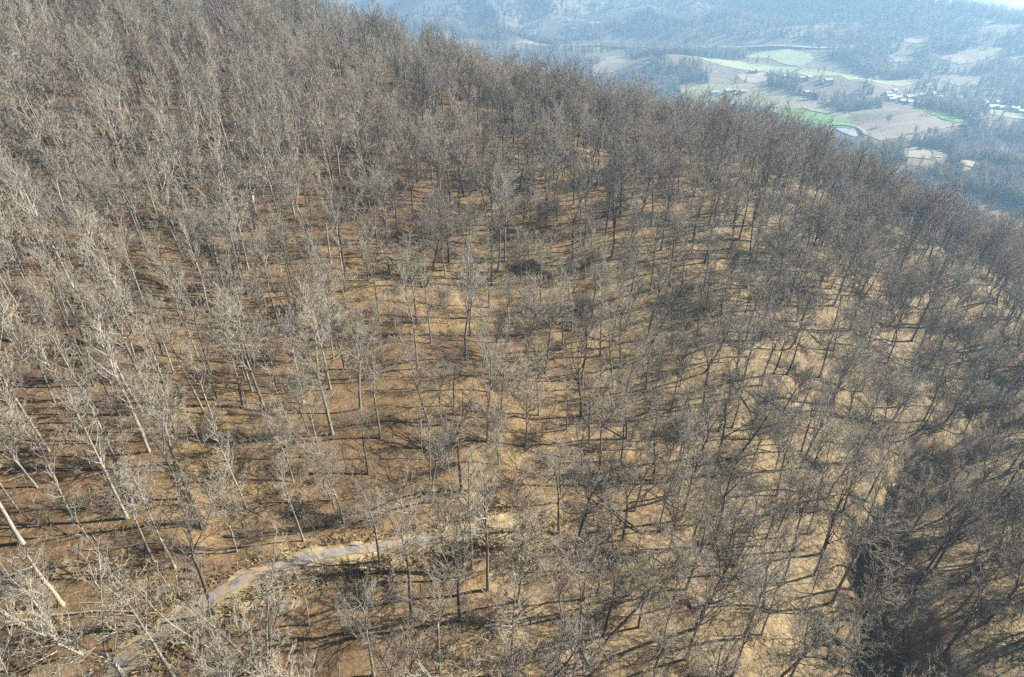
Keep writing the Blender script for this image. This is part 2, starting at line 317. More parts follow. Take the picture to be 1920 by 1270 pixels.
def ground_mat():
    """Leaf litter: rusty leaves with tree shade painted in on the upper western flank, paler grass-and-leaf cover towards the gully."""
    t = NT('leaf_litter'); p = t.pos()
    big = t.noise(p, 0.03, 3, 0.5)
    mid = t.noise(p, 0.24, 5, 0.65)
    fine = t.noise(p, 2.4, 7, 0.8)
    tiny = t.noise(p, 7.0, 4, 0.8)
    leaf = t.ramp(fine, [(0.3, (0.054, 0.032, 0.015)), (0.44, (0.198, 0.128, 0.058)), (0.56, (0.376, 0.268, 0.130)), (0.72, (0.518, 0.409, 0.233))])
    tone = t.ramp(mid, [(0.3, (0.108, 0.067, 0.036)), (0.5, (0.314, 0.213, 0.103)), (0.7, (0.466, 0.359, 0.196))])
    c = t.mix(0.34, leaf, tone)
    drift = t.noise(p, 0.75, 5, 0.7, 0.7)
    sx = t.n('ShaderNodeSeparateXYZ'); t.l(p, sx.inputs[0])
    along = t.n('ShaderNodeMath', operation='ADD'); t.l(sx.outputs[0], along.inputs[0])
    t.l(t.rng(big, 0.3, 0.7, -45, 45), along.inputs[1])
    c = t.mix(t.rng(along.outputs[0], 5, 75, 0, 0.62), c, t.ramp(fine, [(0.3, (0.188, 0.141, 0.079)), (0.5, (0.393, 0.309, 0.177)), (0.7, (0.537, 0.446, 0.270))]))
    c = t.mix(t.rng(along.outputs[0], 0, -55, 0, 0.85), c, t.ramp(fine, [(0.3, (0.035, 0.023, 0.013)), (0.5, (0.143, 0.089, 0.044)), (0.7, (0.277, 0.187, 0.098))]))  # western flank: rusty tone, darkened further to paint in the shade of trees
    soil = t.noise(p, 0.10, 6, 0.72, 0.8)
    c = t.mix(t.rng(soil, 0.52, 0.66, 0, 0.75), c, (0.089, 0.062, 0.042))
    c = t.mix(t.rng(tiny, 0.62, 0.72, 0, 0.6), c, (0.412, 0.328, 0.206))
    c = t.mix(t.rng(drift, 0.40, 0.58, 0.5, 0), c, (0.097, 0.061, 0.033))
    t.base(c); t.bump(fine, 0.9, 0.45); return t.m

def wood_floor_mat(name, a, b, c3, scale):
    t = NT(name); p = t.pos()
    f = t.noise(p, scale, 5, 0.6); g = t.noise(p, scale*9, 4, 0.65)
    c = t.ramp(f, [(0.35, a), (0.55, b), (0.7, c3)])
    c = t.mix(0.5, c, t.ramp(g, [(0.32, tuple(v*0.45 for v in a)), (0.52, b), (0.68, c3)]))
    t.base(c); t.bump(g, 0.6, 6.0 if scale < 0.01 else 1.0); return t.m

def plain_mat(name, a, b, scale, detail=4, lo=0.35, hi=0.65, rough=0.9, stretch=None, obj=False):
    t = NT(name); p = t.coord() if obj else t.pos()
    if stretch:
        mp = t.n('ShaderNodeMapping'); mp.inputs['Rotation'].default_value = (0, 0, stretch[0]); mp.inputs['Scale'].default_value = stretch[1]
        t.l(p, mp.inputs['Vector']); p = mp.outputs[0]
    f = t.noise(p, scale, detail, 0.6)
    t.base(t.ramp(f, [(lo, a), (hi, b)])); t.b.inputs['Roughness'].default_value = rough
    return t.m

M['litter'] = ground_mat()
M['valley'] = wood_floor_mat('valley_woodland_floor', (0.11, 0.09, 0.062), (0.20, 0.16, 0.105), (0.30, 0.24, 0.155), 0.012)
M['mount'] = wood_floor_mat('mountain_winter_woods', (0.12, 0.105, 0.08), (0.19, 0.16, 0.115), (0.27, 0.225, 0.155), 0.006)
t = NT('track_gravel'); p = t.pos()
c = t.ramp(t.noise(p, 1.1, 7, 0.7), [(0.35, (0.115, 0.11, 0.10)), (0.65, (0.225, 0.22, 0.205))])
lv = t.noise(p, 0.5, 6, 0.75, 0.5)
t.base(t.mix(t.rng(lv, 0.43, 0.56, 0, 0.85), c, (0.26, 0.195, 0.115))); M['gravel'] = t.m
M['verge'] = plain_mat('verge_grass', (0.15, 0.115, 0.06), (0.35, 0.275, 0.15), 0.6, 6)
M['trail'] = plain_mat('trail_soil', (0.21, 0.15, 0.085), (0.31, 0.24, 0.15), 0.8, 5)

# ---------------------------------------------------------------- the ground: one polar sheet, cut into hillside, valley and mountains
rr = [12.0]
while rr[-1] < 4780: rr.append(rr[-1]*1.0145 + 0.0)
rr = np.array(rr)
az = np.concatenate([np.arange(-75, 75, 0.42), np.arange(75, 285, 4.0)])
na, nr = len(az), len(rr)
A_, R_ = np.meshgrid(np.radians(az), rr)
X_, Y_ = R_*np.sin(A_), R_*np.cos(A_)
Z_ = height(X_.ravel(), Y_.ravel()).reshape(X_.shape)
GV = np.stack([X_, Y_, Z_], -1).reshape(-1, 3)
def ring_faces(i0, i1):
    i = np.arange(i0, i1)[:, None]; j = np.arange(na)[None, :]; jn = (j+1) % na
    return np.stack([i*na+j, (i+1)*na+j, (i+1)*na+jn, i*na+jn], -1).reshape(-1, 4)[:, ::-1]
cut1 = int(np.searchsorted(rr, 560)); cut2 = int(np.searchsorted(rr, 2250))
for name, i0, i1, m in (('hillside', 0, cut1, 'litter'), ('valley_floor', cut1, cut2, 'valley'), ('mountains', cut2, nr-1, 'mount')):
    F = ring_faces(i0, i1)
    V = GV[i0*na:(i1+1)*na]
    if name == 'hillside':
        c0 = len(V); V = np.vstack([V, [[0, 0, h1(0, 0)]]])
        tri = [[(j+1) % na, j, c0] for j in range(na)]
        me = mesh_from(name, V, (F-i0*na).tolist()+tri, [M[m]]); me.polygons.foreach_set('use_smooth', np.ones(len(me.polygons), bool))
    else:
        me = fast_mesh(name, V, F-i0*na, [M[m]], smooth=True)
    tag(link(name, me), kind='structure')

# ---------------------------------------------------------------- haze
lo, hi = float(GV[:, 2].min())-1.5, max(float(GV[:, 2].max())+45, 80)
S = 4950.0
me = mesh_from('haze', [(sx*S, sy*S, z) for z in (lo, hi) for sx, sy in ((-1, -1), (1, -1), (1, 1), (-1, 1))],
               [(3, 2, 1, 0), (4, 5, 6, 7), (0, 1, 5, 4), (1, 2, 6, 5), (2, 3, 7, 6), (3, 0, 4, 7)])
hm = bpy.data.materials.new('haze_air'); hm.use_nodes = True; t = hm.node_tree; t.nodes.clear()
o_ = t.nodes.new('ShaderNodeOutputMaterial'); v_ = t.nodes.new('ShaderNodeVolumePrincipled')
v_.inputs['Color'].default_value = (*HAZE_COLOR, 1); v_.inputs['Density'].default_value = HAZE_DENSITY
v_.inputs['Anisotropy'].default_value = HAZE_G
t.links.new(v_.outputs[0], o_.inputs['Volume'])
me.materials.append(hm); tag(link('haze', me), kind='stuff')

def inside(px, py, poly):
    c = np.zeros(np.shape(px), bool); n = len(poly)
    for i in range(n):
        x1, y1 = poly[i]; x2, y2 = poly[(i+1) % n]
        hit = ((y1 > py) != (y2 > py)) & (px < (x2-x1)*(py-y1)/((y2-y1) or 1e-9)+x1)
        c ^= hit
    return c

def polar_height(x, y):
    """Height of the ground sheet as meshed (bilinear on its own grid), so that sheets laid on it stay above it."""
    r = np.hypot(x, y); a = np.degrees(np.arctan2(x, y))
    u = np.log(r/rr[0])/np.log(1.0145); i = np.clip(u.astype(int), 0, nr-2); fu = np.clip(u-i, 0, 1)
    w = (a+75)/0.42; j = np.clip(w.astype(int), 0, 355); fw = np.clip(w-j, 0, 1)
    return (Z_[i, j]*(1-fu)+Z_[i+1, j]*fu)*(1-fw)+(Z_[i, j+1]*(1-fu)+Z_[i+1, j+1]*fu)*fw

# ---------------------------------------------------------------- track, verges, trail
def ribbon(pl, half, lift, step=0.8, jag=0.25, off=0.0, seed=0, cols=6, taper=0):
    c = densify(pl, step); d = np.gradient(c, axis=0); d /= np.hypot(d[:, 0], d[:, 1])[:, None]
    nrm = np.stack([-d[:, 1], d[:, 0]], 1); s = np.arange(len(c))*step
    w0 = half*(1+jag*(2*fbm(s/3.0, s*0+seed, 3, seed)-1)); w1 = half*(1+jag*(2*fbm(s/3.0, s*0+seed+9, 3, seed+5)-1))
    if taper:
        f = np.clip((len(c)-1-np.arange(len(c)))/taper, 0.06, 1)**0.7; w0, w1 = w0*f, w1*f
    V = []
    for k in range(cols+1):
        u = k/cols
        q = c + nrm*(off + (-w0*(1-u)+w1*u))[:, None]
        V.append(np.column_stack([q, polar_height(q[:, 0], q[:, 1])+lift]))
    V = np.stack(V, 1); n = len(c); w = cols+1
    i = np.arange(n-1)[:, None]; j = np.arange(cols)[None]
    F = np.stack([i*w+j, (i+1)*w+j, (i+1)*w+j+1, i*w+j+1], -1).reshape(-1, 4)[:, ::-1]
    return V.reshape(-1, 3), F
V, F = ribbon(TRACK[:13], 0.85, 0.15, seed=2, jag=0.6, taper=30); tag(link('gravel_track', fast_mesh('gravel_track', V, F, [M['gravel']], smooth=True)), kind='structure')
V, F = ribbon(TRACK, 2.3, 0.07, seed=7, jag=0.8, off=-0.9, taper=10); tag(link('track_verge', fast_mesh('track_verge', V, F, [M['verge']], smooth=True)), kind='structure')
V, F = ribbon(TRAIL, 1.8, 0.12, seed=4, jag=0.4); tag(link('dirt_trail', fast_mesh('dirt_trail', V, F, [M['trail']], smooth=True)), kind='structure')

# ---------------------------------------------------------------- fields, pond, roads of the valley
M['grass_bright'] = plain_mat('field_bright_grass', (0.117, 0.245, 0.047), (0.186, 0.315, 0.081), 0.03, 5)
M['grass_pale'] = plain_mat('field_pale_grass', (0.245, 0.292, 0.128), (0.350, 0.361, 0.192), 0.02, 5)
M['grass_olive'] = plain_mat('field_olive_grass', (0.192, 0.210, 0.094), (0.303, 0.274, 0.146), 0.02, 5)
M['straw'] = plain_mat('field_straw', (0.238, 0.199, 0.119), (0.333, 0.290, 0.190), 0.02, 5, stretch=(0.5, (1, 0.2, 1)))
M['fallow'] = plain_mat('field_fallow', (0.202, 0.155, 0.113), (0.320, 0.261, 0.196), 0.035, 6, stretch=(0.35, (0.25, 1.6, 1)))
M['bare_soil'] = plain_mat('field_bare_soil', (0.285, 0.214, 0.149), (0.392, 0.309, 0.226), 0.03, 5)
M['asphalt'] = plain_mat('road_concrete', (0.36, 0.36, 0.35), (0.46, 0.46, 0.44), 0.05, 3)
t = NT('pond_water'); t.base((0.34, 0.35, 0.32)); t.b.inputs['Roughness'].default_value = 0.35; t.b.inputs['Specular IOR Level'].default_value = 0.8  # pale base colour stands in for sky glare off the water
t.bump(t.noise(t.pos(), 0.5, 3), 0.3, 0.3); M['water'] = t.m

def draped(name, poly, mat, lift, jag=6.0, step=14.0, seed=0):
    pts = []
    n = len(poly)
    for i in range(n):
        a, b = np.array(poly[i], float), np.array(poly[(i+1) % n], float)
        m = max(1, int(np.hypot(*(b-a))/step)); d = (b-a)/(np.hypot(*(b-a))+1e-9)
        for k in range(m):
            q = a+(b-a)*k/m
            q = q + np.array([-d[1], d[0]])*jag*(2*float(fbm(q[0]/40.0, q[1]/40.0, 2, seed))-1)
            pts.append(tuple(q))
    nb = len(pts)
    xs = [p[0] for p in pts]; ys = [p[1] for p in pts]
    gx, gy = np.meshgrid(np.arange(min(xs), max(xs), step), np.arange(min(ys), max(ys), step))
    ins = inside(gx.ravel(), gy.ravel(), pts)
    inner = [(float(x), float(y)) for x, y in zip(gx.ravel()[ins], gy.ravel()[ins])]
    v2, _, f2, *_ = mgeo.delaunay_2d_cdt([Vector(p) for p in pts+inner], [], [list(range(nb))], 1, 1e-4)
    vx = np.array([v.x for v in v2]); vy = np.array([v.y for v in v2])
    z = polar_height(vx, vy)+lift
    me = mesh_from(name, np.column_stack([vx, vy, z]), [tuple(f) for f in f2], [mat])
    if len(me.polygons) and me.polygons[0].normal.z < 0: me.flip_normals()
    me.polygons.foreach_set('use_smooth', np.ones(len(me.polygons), bool))
    return tag(link(name, me), kind='structure')

FM = {'pasture': 'grass_olive', 'green': 'grass_bright', 'stubble_a': 'straw', 'brown': 'fallow', 'green_tip': 'grass_bright', 'green_strip': 'grass_pale',
      'tan_strip': 'straw', 'hill_pasture': 'grass_pale', 'tan_bare': 'bare_soil', 'olive': 'grass_olive', 'terrace_a': 'straw', 'terrace_b': 'straw', 'tan_hill': 'straw', 'tan_e': 'bare_soil'}
for k, (nm, poly) in enumerate(FIELDS.items()):
    draped('field', poly, M[FM.get(nm, 'straw')], 0.7+0.15*(k % 5), step=9.0, seed=k)
draped('pond', POND, M['water'], 1.6, jag=1.5)
def road(name, pl, half, mat, lift):
    c = densify(pl, 12.0); d = np.gradient(c, axis=0); d /= np.hypot(d[:, 0], d[:, 1])[:, None]
    nrm = np.stack([-d[:, 1], d[:, 0]], 1)
    L, Rr = c+nrm*half, c-nrm*half
    z = np.maximum(polar_height(L[:, 0], L[:, 1]), polar_height(Rr[:, 0], Rr[:, 1])); z = np.convolve(np.pad(z, 4, mode='edge'), np.ones(9)/9, 'valid')+lift
    V = np.vstack([np.column_stack([L, z]), np.column_stack([Rr, z])]); n = len(c)
    F = [[i, n+i, n+i+1, i+1] for i in range(n-1)]
    return tag(link(name, fast_mesh(name, V, F, [mat], smooth=True)), kind='structure')
road('highway', HIGHWAY, 10, M['asphalt'], 1.5)
road('farm_lane', LANE, 3.5, M['straw'], 3.2)
road('farm_lane', LANE2, 3.0, M['straw'], 3.2)

# ---------------------------------------------------------------- branch geometry (plain floats: a quarter of a million shoots)
_SC = {k: [(math.cos(2*math.pi*i/k), math.sin(2*math.pi*i/k)) for i in range(k)] for k in (3, 4, 5, 6, 7, 8)}
class V3(tuple):
    __slots__ = ()
    def __new__(c, x, y=None, z=None): return tuple.__new__(c, x if y is None else (x, y, z))
    def __add__(s, o): return V3(s[0]+o[0], s[1]+o[1], s[2]+o[2])
    def __sub__(s, o): return V3(s[0]-o[0], s[1]-o[1], s[2]-o[2])
    def __mul__(s, k): return V3(s[0]*k, s[1]*k, s[2]*k)
    __rmul__ = __mul__
UP = V3(0.0, 0.0, 1.0)
def unit(v):
    l = math.sqrt(v[0]*v[0]+v[1]*v[1]+v[2]*v[2])+1e-9
    return V3(v[0]/l, v[1]/l, v[2]/l)
def cross(a, b): return V3(a[1]*b[2]-a[2]*b[1], a[2]*b[0]-a[0]*b[2], a[0]*b[1]-a[1]*b[0])
class Rng:
    """A small random source with numpy's names."""
    def __init__(s, seed): s.r = random.Random(seed); s.random = s.r.random; s.uniform = s.r.uniform
    def normal(s, size=None):
        g = s.r.gauss
        return g(0, 1) if size is None else V3(g(0, 1), g(0, 1), g(0, 1))
    def integers(s, a, b=None): return s.r.randrange(a) if b is None else s.r.randrange(a, b)

class Geo:
    def __init__(s): s.v = []; s.f = []; s.m = []
    def tube(s, nodes, radii, sides, mi, close=False):
        n = len(nodes); v, f, m = s.v, s.f, s.m; b = len(v); cs = _SC[sides]
        for i in range(n):
            p = nodes[i]; r = radii[i]
            if r <= 0: v.append((p[0], p[1], p[2])); continue
            q0 = nodes[i-1] if i else p; q1 = nodes[i+1] if i < n-1 else p
            tx, ty, tz = q1[0]-q0[0], q1[1]-q0[1], q1[2]-q0[2]
            l = math.sqrt(tx*tx+ty*ty+tz*tz)+1e-9; tx /= l; ty /= l; tz /= l
            ax, ay, az_ = ty*0.92-tz*0.22, tz*0.31-tx*0.92, tx*0.22-ty*0.31
            l = math.sqrt(ax*ax+ay*ay+az_*az_)
            if l < 1e-3: ax, ay, az_, l = 0.0, tz, -ty, math.sqrt(tz*tz+ty*ty)+1e-9
            ax /= l; ay /= l; az_ /= l
            cx, cy2, cz = ty*az_-tz*ay, tz*ax-tx*az_, tx*ay-ty*ax
            for c, sn in cs:
                c *= r; sn *= r
                v.append((p[0]+c*ax+sn*cx, p[1]+c*ay+sn*cy2, p[2]+c*az_+sn*cz))
        last = n-1 if radii[-1] > 0 else n-2
        for i in range(last):
            o = b+i*sides
            for k in range(sides):
                k2 = k+1 if k+1 < sides else 0
                f.append((o+k, o+k2, o+sides+k2, o+sides+k)); m.append(mi)
        if radii[-1] <= 0:
            tip = b+(n-1)*sides; o = b+(n-2)*sides
            for k in range(sides):
                f.append((o+k, o+(k+1 if k+1 < sides else 0), tip)); m.append(mi)
        elif close:
            f.append(tuple(b+(n-1)*sides+k for k in range(sides))); m.append(mi)
    def mesh(s, name, mats):
        return mesh_from(name, s.v, s.f, mats, s.m, [True]*len(s.f))

def tilt(d, ang, rng):
    """d turned by ang in a random direction."""
    a = unit(cross(d, rng.normal(size=3))); c, sn = math.cos(ang), math.sin(ang)
    return unit((d[0]*c+a[0]*sn, d[1]*c+a[1]*sn, d[2]*c+a[2]*sn))

def path(p, d, L, n, wob, lift, rng):
    p = V3(*map(float, p)); pts = [p]; d = unit(d); h = L/n; g = rng.normal
    for i in range(n):
        d = unit((d[0]+g()*wob, d[1]+g()*wob, d[2]+g()*wob+lift))
        p = V3(p[0]+d[0]*h, p[1]+d[1]*h, p[2]+d[2]*h); pts.append(p)
    return pts

def at(pts, t):
    f = t*(len(pts)-1); i = min(int(f), len(pts)-2); u = f-i; a, b = pts[i], pts[i+1]
    return V3(a[0]+(b[0]-a[0])*u, a[1]+(b[1]-a[1])*u, a[2]+(b[2]-a[2])*u), unit((b[0]-a[0], b[1]-a[1], b[2]-a[2]))

def twigs(g, pts, L, spec, rng, depth=0):
    """Recursive side shoots. spec = list of (count, ratio, angle, radius, segments, start)."""
    cnt, ratio, ang, rad, seg, start = spec[0]
    n = max(2, int(round(cnt*(0.8+0.4*rng.random()))))
    for k in range(n):
        t = start+(1-start)*(k+rng.random())/n
        p, d = at(pts, min(t, 0.985))
        l = L*ratio*(1.15-0.6*t)*(0.7+0.6*rng.random())
        dd = tilt(d, ang*(0.7+0.6*rng.random()), rng)
        q = path(p, dd, l, seg, 0.13, 0.07, rng)
        rs = [rad*(1-0.75*i/seg) for i in range(seg)]+[0.0]
        g.tube(q, rs, 3, 1 if depth >= 1 else 0)
        if len(spec) > 1: twigs(g, q, l, spec[1:], rng, depth+1)

def build_tree(form, seed, H, r0, bark, twig, dens=1.0):
    """Returns (trunk mesh, [limb meshes], crown mesh); base at the origin."""
    rng = Rng(seed)
    tr, limbs, cr = Geo(), [], Geo()
    mats = [M[bark], M[twig]]
    lean = {'lean': 0.16}.get(form, 0.02)
    def trunk(topz, wob, taper_to, n=10, d0=None, base=None, r=None, g=None):
        d = unit(V3([rng.normal()*lean, rng.normal()*lean, 1.0])) if d0 is None else d0
        pts = path(V3([0, 0, -0.7]) if base is None else base, d, topz+0.7, n, wob, 0.03 if form != 'lean' else 0.02, rng)
        r = r or r0
        rad = [r*(1.32 if (i == 0 and base is None) else 1)*(1-(1-taper_to)*(i/n)**0.9) for i in range(n+1)]
        (g or tr).tube(pts, rad, 7, 0, close=True)
        return pts, rad
    if form in ('straight', 'slim'):
        slim = form == 'slim'
        pts, rad = trunk(H*0.94, 0.025, 0.10, 12)
        n = 12 if slim else 20
        a0 = 0.40
        for k in range(n):
            t = a0+(0.985-a0)*((k+rng.random()*0.8)/n)
            p, d = at(pts, t)
            prof = (1-0.72*(t-a0)/(1-a0))*min(1, 0.6+2.2*(t-a0))
            L = H*(0.17 if slim else 0.25)*prof*(0.75+0.5*rng.random())
            dd = unit(tilt(UP, R(58-22*t)*(0.75+0.4*rng.random()), rng))
            q = path(p, dd, L, 5, 0.09, 0.12, rng)
            rb = min(r0*0.36*prof+0.035, 0.13)
            big = k < 4 and not slim
            g = Geo() if big else cr
            g.tube(q, [rb*(1-0.8*i/5) for i in range(5)]+[0.0], 4, 0)
            if big: limbs.append(g)
            twigs(cr, q, L, [(5*dens, 0.46, 0.66, 0.036, 3, 0.22), (4*dens, 0.48, 0.62, 0.021, 2, 0.2), (3*dens, 0.55, 0.52, 0.012, 1, 0.2)], rng)
    elif form == 'multi':
        ns = 6
        for s in range(ns):
            th = 2*math.pi*s/ns+rng.random(); a = R(9+13*rng.random())
            d0 = V3([math.sin(a)*math.cos(th), math.sin(a)*math.sin(th), math.cos(a)])
            g = tr if s == 0 else Geo()
            b = V3([0.3*math.cos(th), 0.3*math.sin(th), -0.6])
            hh = H*(0.78+0.2*rng.random())
            q = path(b, d0, hh, 9, 0.045, 0.015, rng)
            rs = r0*(0.55+0.25*rng.random())
            g.tube(q, [rs*(1-0.93*i/9) for i in range(9)]+[0.0], 6, 0)
            if s: limbs.append(g)
            for k in range(11):
                t = 0.3+0.69*(k+rng.random())/11
                p, d = at(q, t)
                L = H*0.24*(1.15-0.75*t)*(0.7+0.5*rng.random())
                dd = tilt(d, R(38)*(0.7+0.6*rng.random()), rng)
                qq = path(p, dd, L, 4, 0.1, 0.09, rng)
                cr.tube(qq, [0.07*(1-0.8*i/4) for i in range(4)]+[0.0], 3, 0)
                twigs(cr, qq, L, [(5*dens, 0.45, 0.62, 0.034, 2, 0.2), (4*dens, 0.48, 0.6, 0.021, 2, 0.2), (3*dens, 0.55, 0.52, 0.012, 1, 0.2)], rng)
    else:
        frac, nl, amin, amax, lr, twd = {'broad': (0.50, 6, 18, 46, 0.44, 0.95), 'dark': (0.54, 5, 14, 38, 0.42, 0.9), 'fork': (0.48, 4, 9, 28, 0.49, 0.9),
            'fan': (0.36, 8, 9, 36, 0.56, 1.05), 'spread': (0.30, 6, 35, 68, 0.58, 0.9), 'lean': (0.55, 5, 20, 50, 0.42, 1.0)}[form]
        pts, rad = trunk(H*frac, 0.04 if form != 'lean' else 0.05, 0.62, 8)
        top = pts[-1]; dt = unit(pts[-1]-pts[-2])
        for k in range(nl):
            lead = k == 0
            th = 2*math.pi*k/nl + rng.random()*0.9
            a = R(6 if lead else amin+(amax-amin)*rng.random())
            base = unit(V3([math.sin(a)*math.cos(th), math.sin(a)*math.sin(th), math.cos(a)])+0.35*(dt-UP))
            t0 = 1.0 if k < 3 else 0.72+0.25*rng.random()
            p, _ = at(pts, min(t0, 0.995))
            L = H*lr*(1.12 if lead else 0.75+0.35*rng.random())
            if form == 'spread': L *= 1.1
            n = 8
            q = path(p, base, L, n, 0.10 if form != 'fan' else 0.06, 0.055, rng)
            rb = r0*(0.62 if lead else 0.36+0.2*rng.random())*0.85
            g = Geo() if k < 6 else cr
            g.tube(q, [rb*(1-0.88*(i/n)**0.8) for i in range(n)]+[0.0], 5, 0)
            if g is not cr: limbs.append(g)
            nb = int(9*twd)
            for j in range(nb):
                t = 0.18+0.8*(j+rng.random())/nb
                p2, d2 = at(q, min(t, 0.99))
                L2 = L*0.44*(1.15-0.62*t)*(0.7+0.6*rng.random())
                dd = tilt(d2, R(46)*(0.65+0.6*rng.random()), rng)
                q2 = path(p2, dd, L2, 4, 0.12, 0.09, rng)
                cr.tube(q2, [max(rb*0.42*(1-0.4*t), 0.05)*(1-0.8*i/4) for i in range(4)]+[0.0], 4, 0)
                twigs(cr, q2, L2, [(5*dens, 0.46, 0.62, 0.036, 3, 0.18), (3.6*dens, 0.50, 0.58, 0.021, 2, 0.16), (2.6*dens, 0.58, 0.5, 0.012, 1, 0.2)], rng)
    return (tr.mesh('trunk', mats), [g.mesh('limb', mats) for g in limbs[:6]], cr.mesh('crown', mats), H)

# kind: name, list of variants, look words for the label
KINDS = {
 'pale_straight': dict(form='straight', H=24, r=0.25, bark='bark_pale', twig='twig_grey', seeds=(11, 12, 13, 14), look='tall pale straight tree'),
 'tan_straight': dict(form='straight', H=22, r=0.22, bark='bark_grey', twig='twig_tan', seeds=(21, 22, 23), look='straight grey tan twigged tree'),
 'grey_broad': dict(form='broad', H=22, r=0.27, bark='bark_grey', twig='twig_grey', seeds=(31, 32, 33, 34), look='grey broad crowned tree'),
 'dark_tree': dict(form='dark', H=21, r=0.27, bark='bark_dark', twig='twig_dark', seeds=(41, 42, 43), look='dark trunked tree'),  # dark bark tone also stands in for backlighting of trunks towards the sun
 'forked': dict(form='fork', H=22, r=0.25, bark='bark_grey', twig='twig_tan', seeds=(51, 52, 53), look='grey tree with forked trunk'),
 'fan': dict(form='fan', H=18, r=0.19, bark='bark_pale', twig='twig_tan', seeds=(61, 62), look='pale dense fan crowned tree'),
 'red_fan': dict(form='fan', H=17, r=0.19, bark='bark_grey', twig='twig_red', seeds=(65, 66), look='reddish twigged tree'),
 'leaning': dict(form='lean', H=21, r=0.27, bark='bark_dark', twig='twig_grey', seeds=(71, 72), look='dark leaning tree'),
 'multi': dict(form='multi', H=22, r=0.24, bark='bark_pale', twig='twig_grey', seeds=(81,), look='pale tree of several stems'),
 'dark_multi': dict(form='multi', H=21, r=0.25, bark='bark_dark', twig='twig_dark', seeds=(85,), look='dark tree of several fanned stems'),
 'spread': dict(form='spread', H=17, r=0.28, bark='bark_white', twig='twig_tan', seeds=(91, 92), look='pale wide limbed spreading tree'),
 'slim': dict(form='slim', H=16, r=0.115, bark='bark_pale', twig='twig_tan', seeds=(95, 96, 97), look='slender pale tree'),
}
VAR = []
for kn, kd in KINDS.items():
    kd['vars'] = []
    for s in kd['seeds']:
        kd['vars'].append(len(VAR)); VAR.append((kn, build_tree(kd['form'], s, kd['H'], kd['r'], kd['bark'], kd['twig'])))

# saplings and shrubs
def build_shrub(seed, H, stems, bark, twig, spread=0.5):
    rng = Rng(seed); g = Geo(); tr = Geo()
    for s in range(stems):
        a = spread*rng.random(); th = rng.random()*6.28
        d = V3([math.sin(a)*math.cos(th), math.sin(a)*math.sin(th), math.cos(a)])
        L = H*(0.7+0.4*rng.random())
        q = path(V3([rng.normal()*0.15, rng.normal()*0.15, -0.3]) if stems > 1 else V3([0, 0, -0.4]), d, L, 6, 0.08, 0.04, rng)
        (tr if stems == 1 else g).tube(q, [(0.0075*H if stems == 1 else 0.012+0.006*H)*(1-0.85*i/6) for i in range(6)]+[0.0], 4, 0)
        twigs(g, q, L, [(8 if stems == 1 else 5, 0.30 if stems == 1 else 0.36, 0.7, 0.016, 3, 0.35), (4, 0.45, 0.7, 0.012, 2, 0.2), (3, 0.5, 0.6, 0.010, 1, 0.2)], rng)
    mats = [M[bark], M[twig]]
    return (tr.mesh('trunk', mats) if stems == 1 else None), g.mesh('crown', mats)
SAPS = [build_shrub(200+i, 7.5, 1, b, t) for i, (b, t) in enumerate((('bark_pale', 'twig_tan'), ('bark_grey', 'twig_grey'), ('bark_grey', 'twig_red')))]
SHRUBS = [build_shrub(230+i, 2.6, 9, b, t, 0.75)[1] for i, (b, t) in enumerate((('bark_grey', 'twig_tan'), ('bark_dark', 'twig_dark'), ('bark_grey', 'twig_red'), ('bark_grey', 'twig_grey')))]

# ---------------------------------------------------------------- scatter (stuff only): geometry-nodes instances on points
def scatter(name, pts, rot, scl, var, protos):
    me = bpy.data.meshes.new(name); n = len(pts)
    me.vertices.add(n); me.vertices.foreach_set('co', np.asarray(pts, np.float32).ravel())
    for nm, ty, arr, key in (('rot', 'FLOAT_VECTOR', rot, 'vector'), ('scl', 'FLOAT_VECTOR', scl, 'vector'), ('var', 'INT', var, 'value')):
        at_ = me.attributes.new(nm, ty, 'POINT')
        at_.data.foreach_set(key, np.asarray(arr, np.int32 if ty == 'INT' else np.float32).ravel())
    me.update()
    o = link(name, me); o['kind'] = 'stuff'
    ng = bpy.data.node_groups.new(name+'_scatter', 'GeometryNodeTree')
    ng.interface.new_socket('Geometry', in_out='INPUT', socket_type='NodeSocketGeometry')
    ng.interface.new_socket('Geometry', in_out='OUTPUT', socket_type='NodeSocketGeometry')
    N, L = ng.nodes, ng.links
    gi, go = N.new('NodeGroupInput'), N.new('NodeGroupOutput')
    iop = N.new('GeometryNodeInstanceOnPoints')
    iop.inputs['Pick Instance'].default_value = True
    j = N.new('GeometryNodeJoinGeometry')
    for parts in protos:                     # every source is the list of its part meshes
        jp = N.new('GeometryNodeJoinGeometry')
        for pm in parts:
            po = bpy.data.objects.new(pm.name, pm)
            oi = N.new('GeometryNodeObjectInfo'); oi.inputs['Object'].default_value = po; oi.inputs['As Instance'].default_value = len(parts) > 1
            L.new(oi.outputs['Geometry'], jp.inputs[0])
        gti = N.new('GeometryNodeGeometryToInstance'); L.new(jp.outputs[0], gti.inputs[0]); L.new(gti.outputs[0], j.inputs[0])
    L.new(gi.outputs[0], iop.inputs['Points']); L.new(j.outputs[0], iop.inputs['Instance'])
    for nm, ty, sock in (('rot', 'FLOAT_VECTOR', 'Rotation'), ('scl', 'FLOAT_VECTOR', 'Scale'), ('var', 'INT', 'Instance Index')):
        a = N.new('GeometryNodeInputNamedAttribute'); a.data_type = ty; a.inputs['Name'].default_value = nm
        L.new(a.outputs['Attribute'], iop.inputs[sock])
    L.new(iop.outputs[0], go.inputs[0])
    md = o.modifiers.new('scatter', 'NODES'); md.node_group = ng
    return o

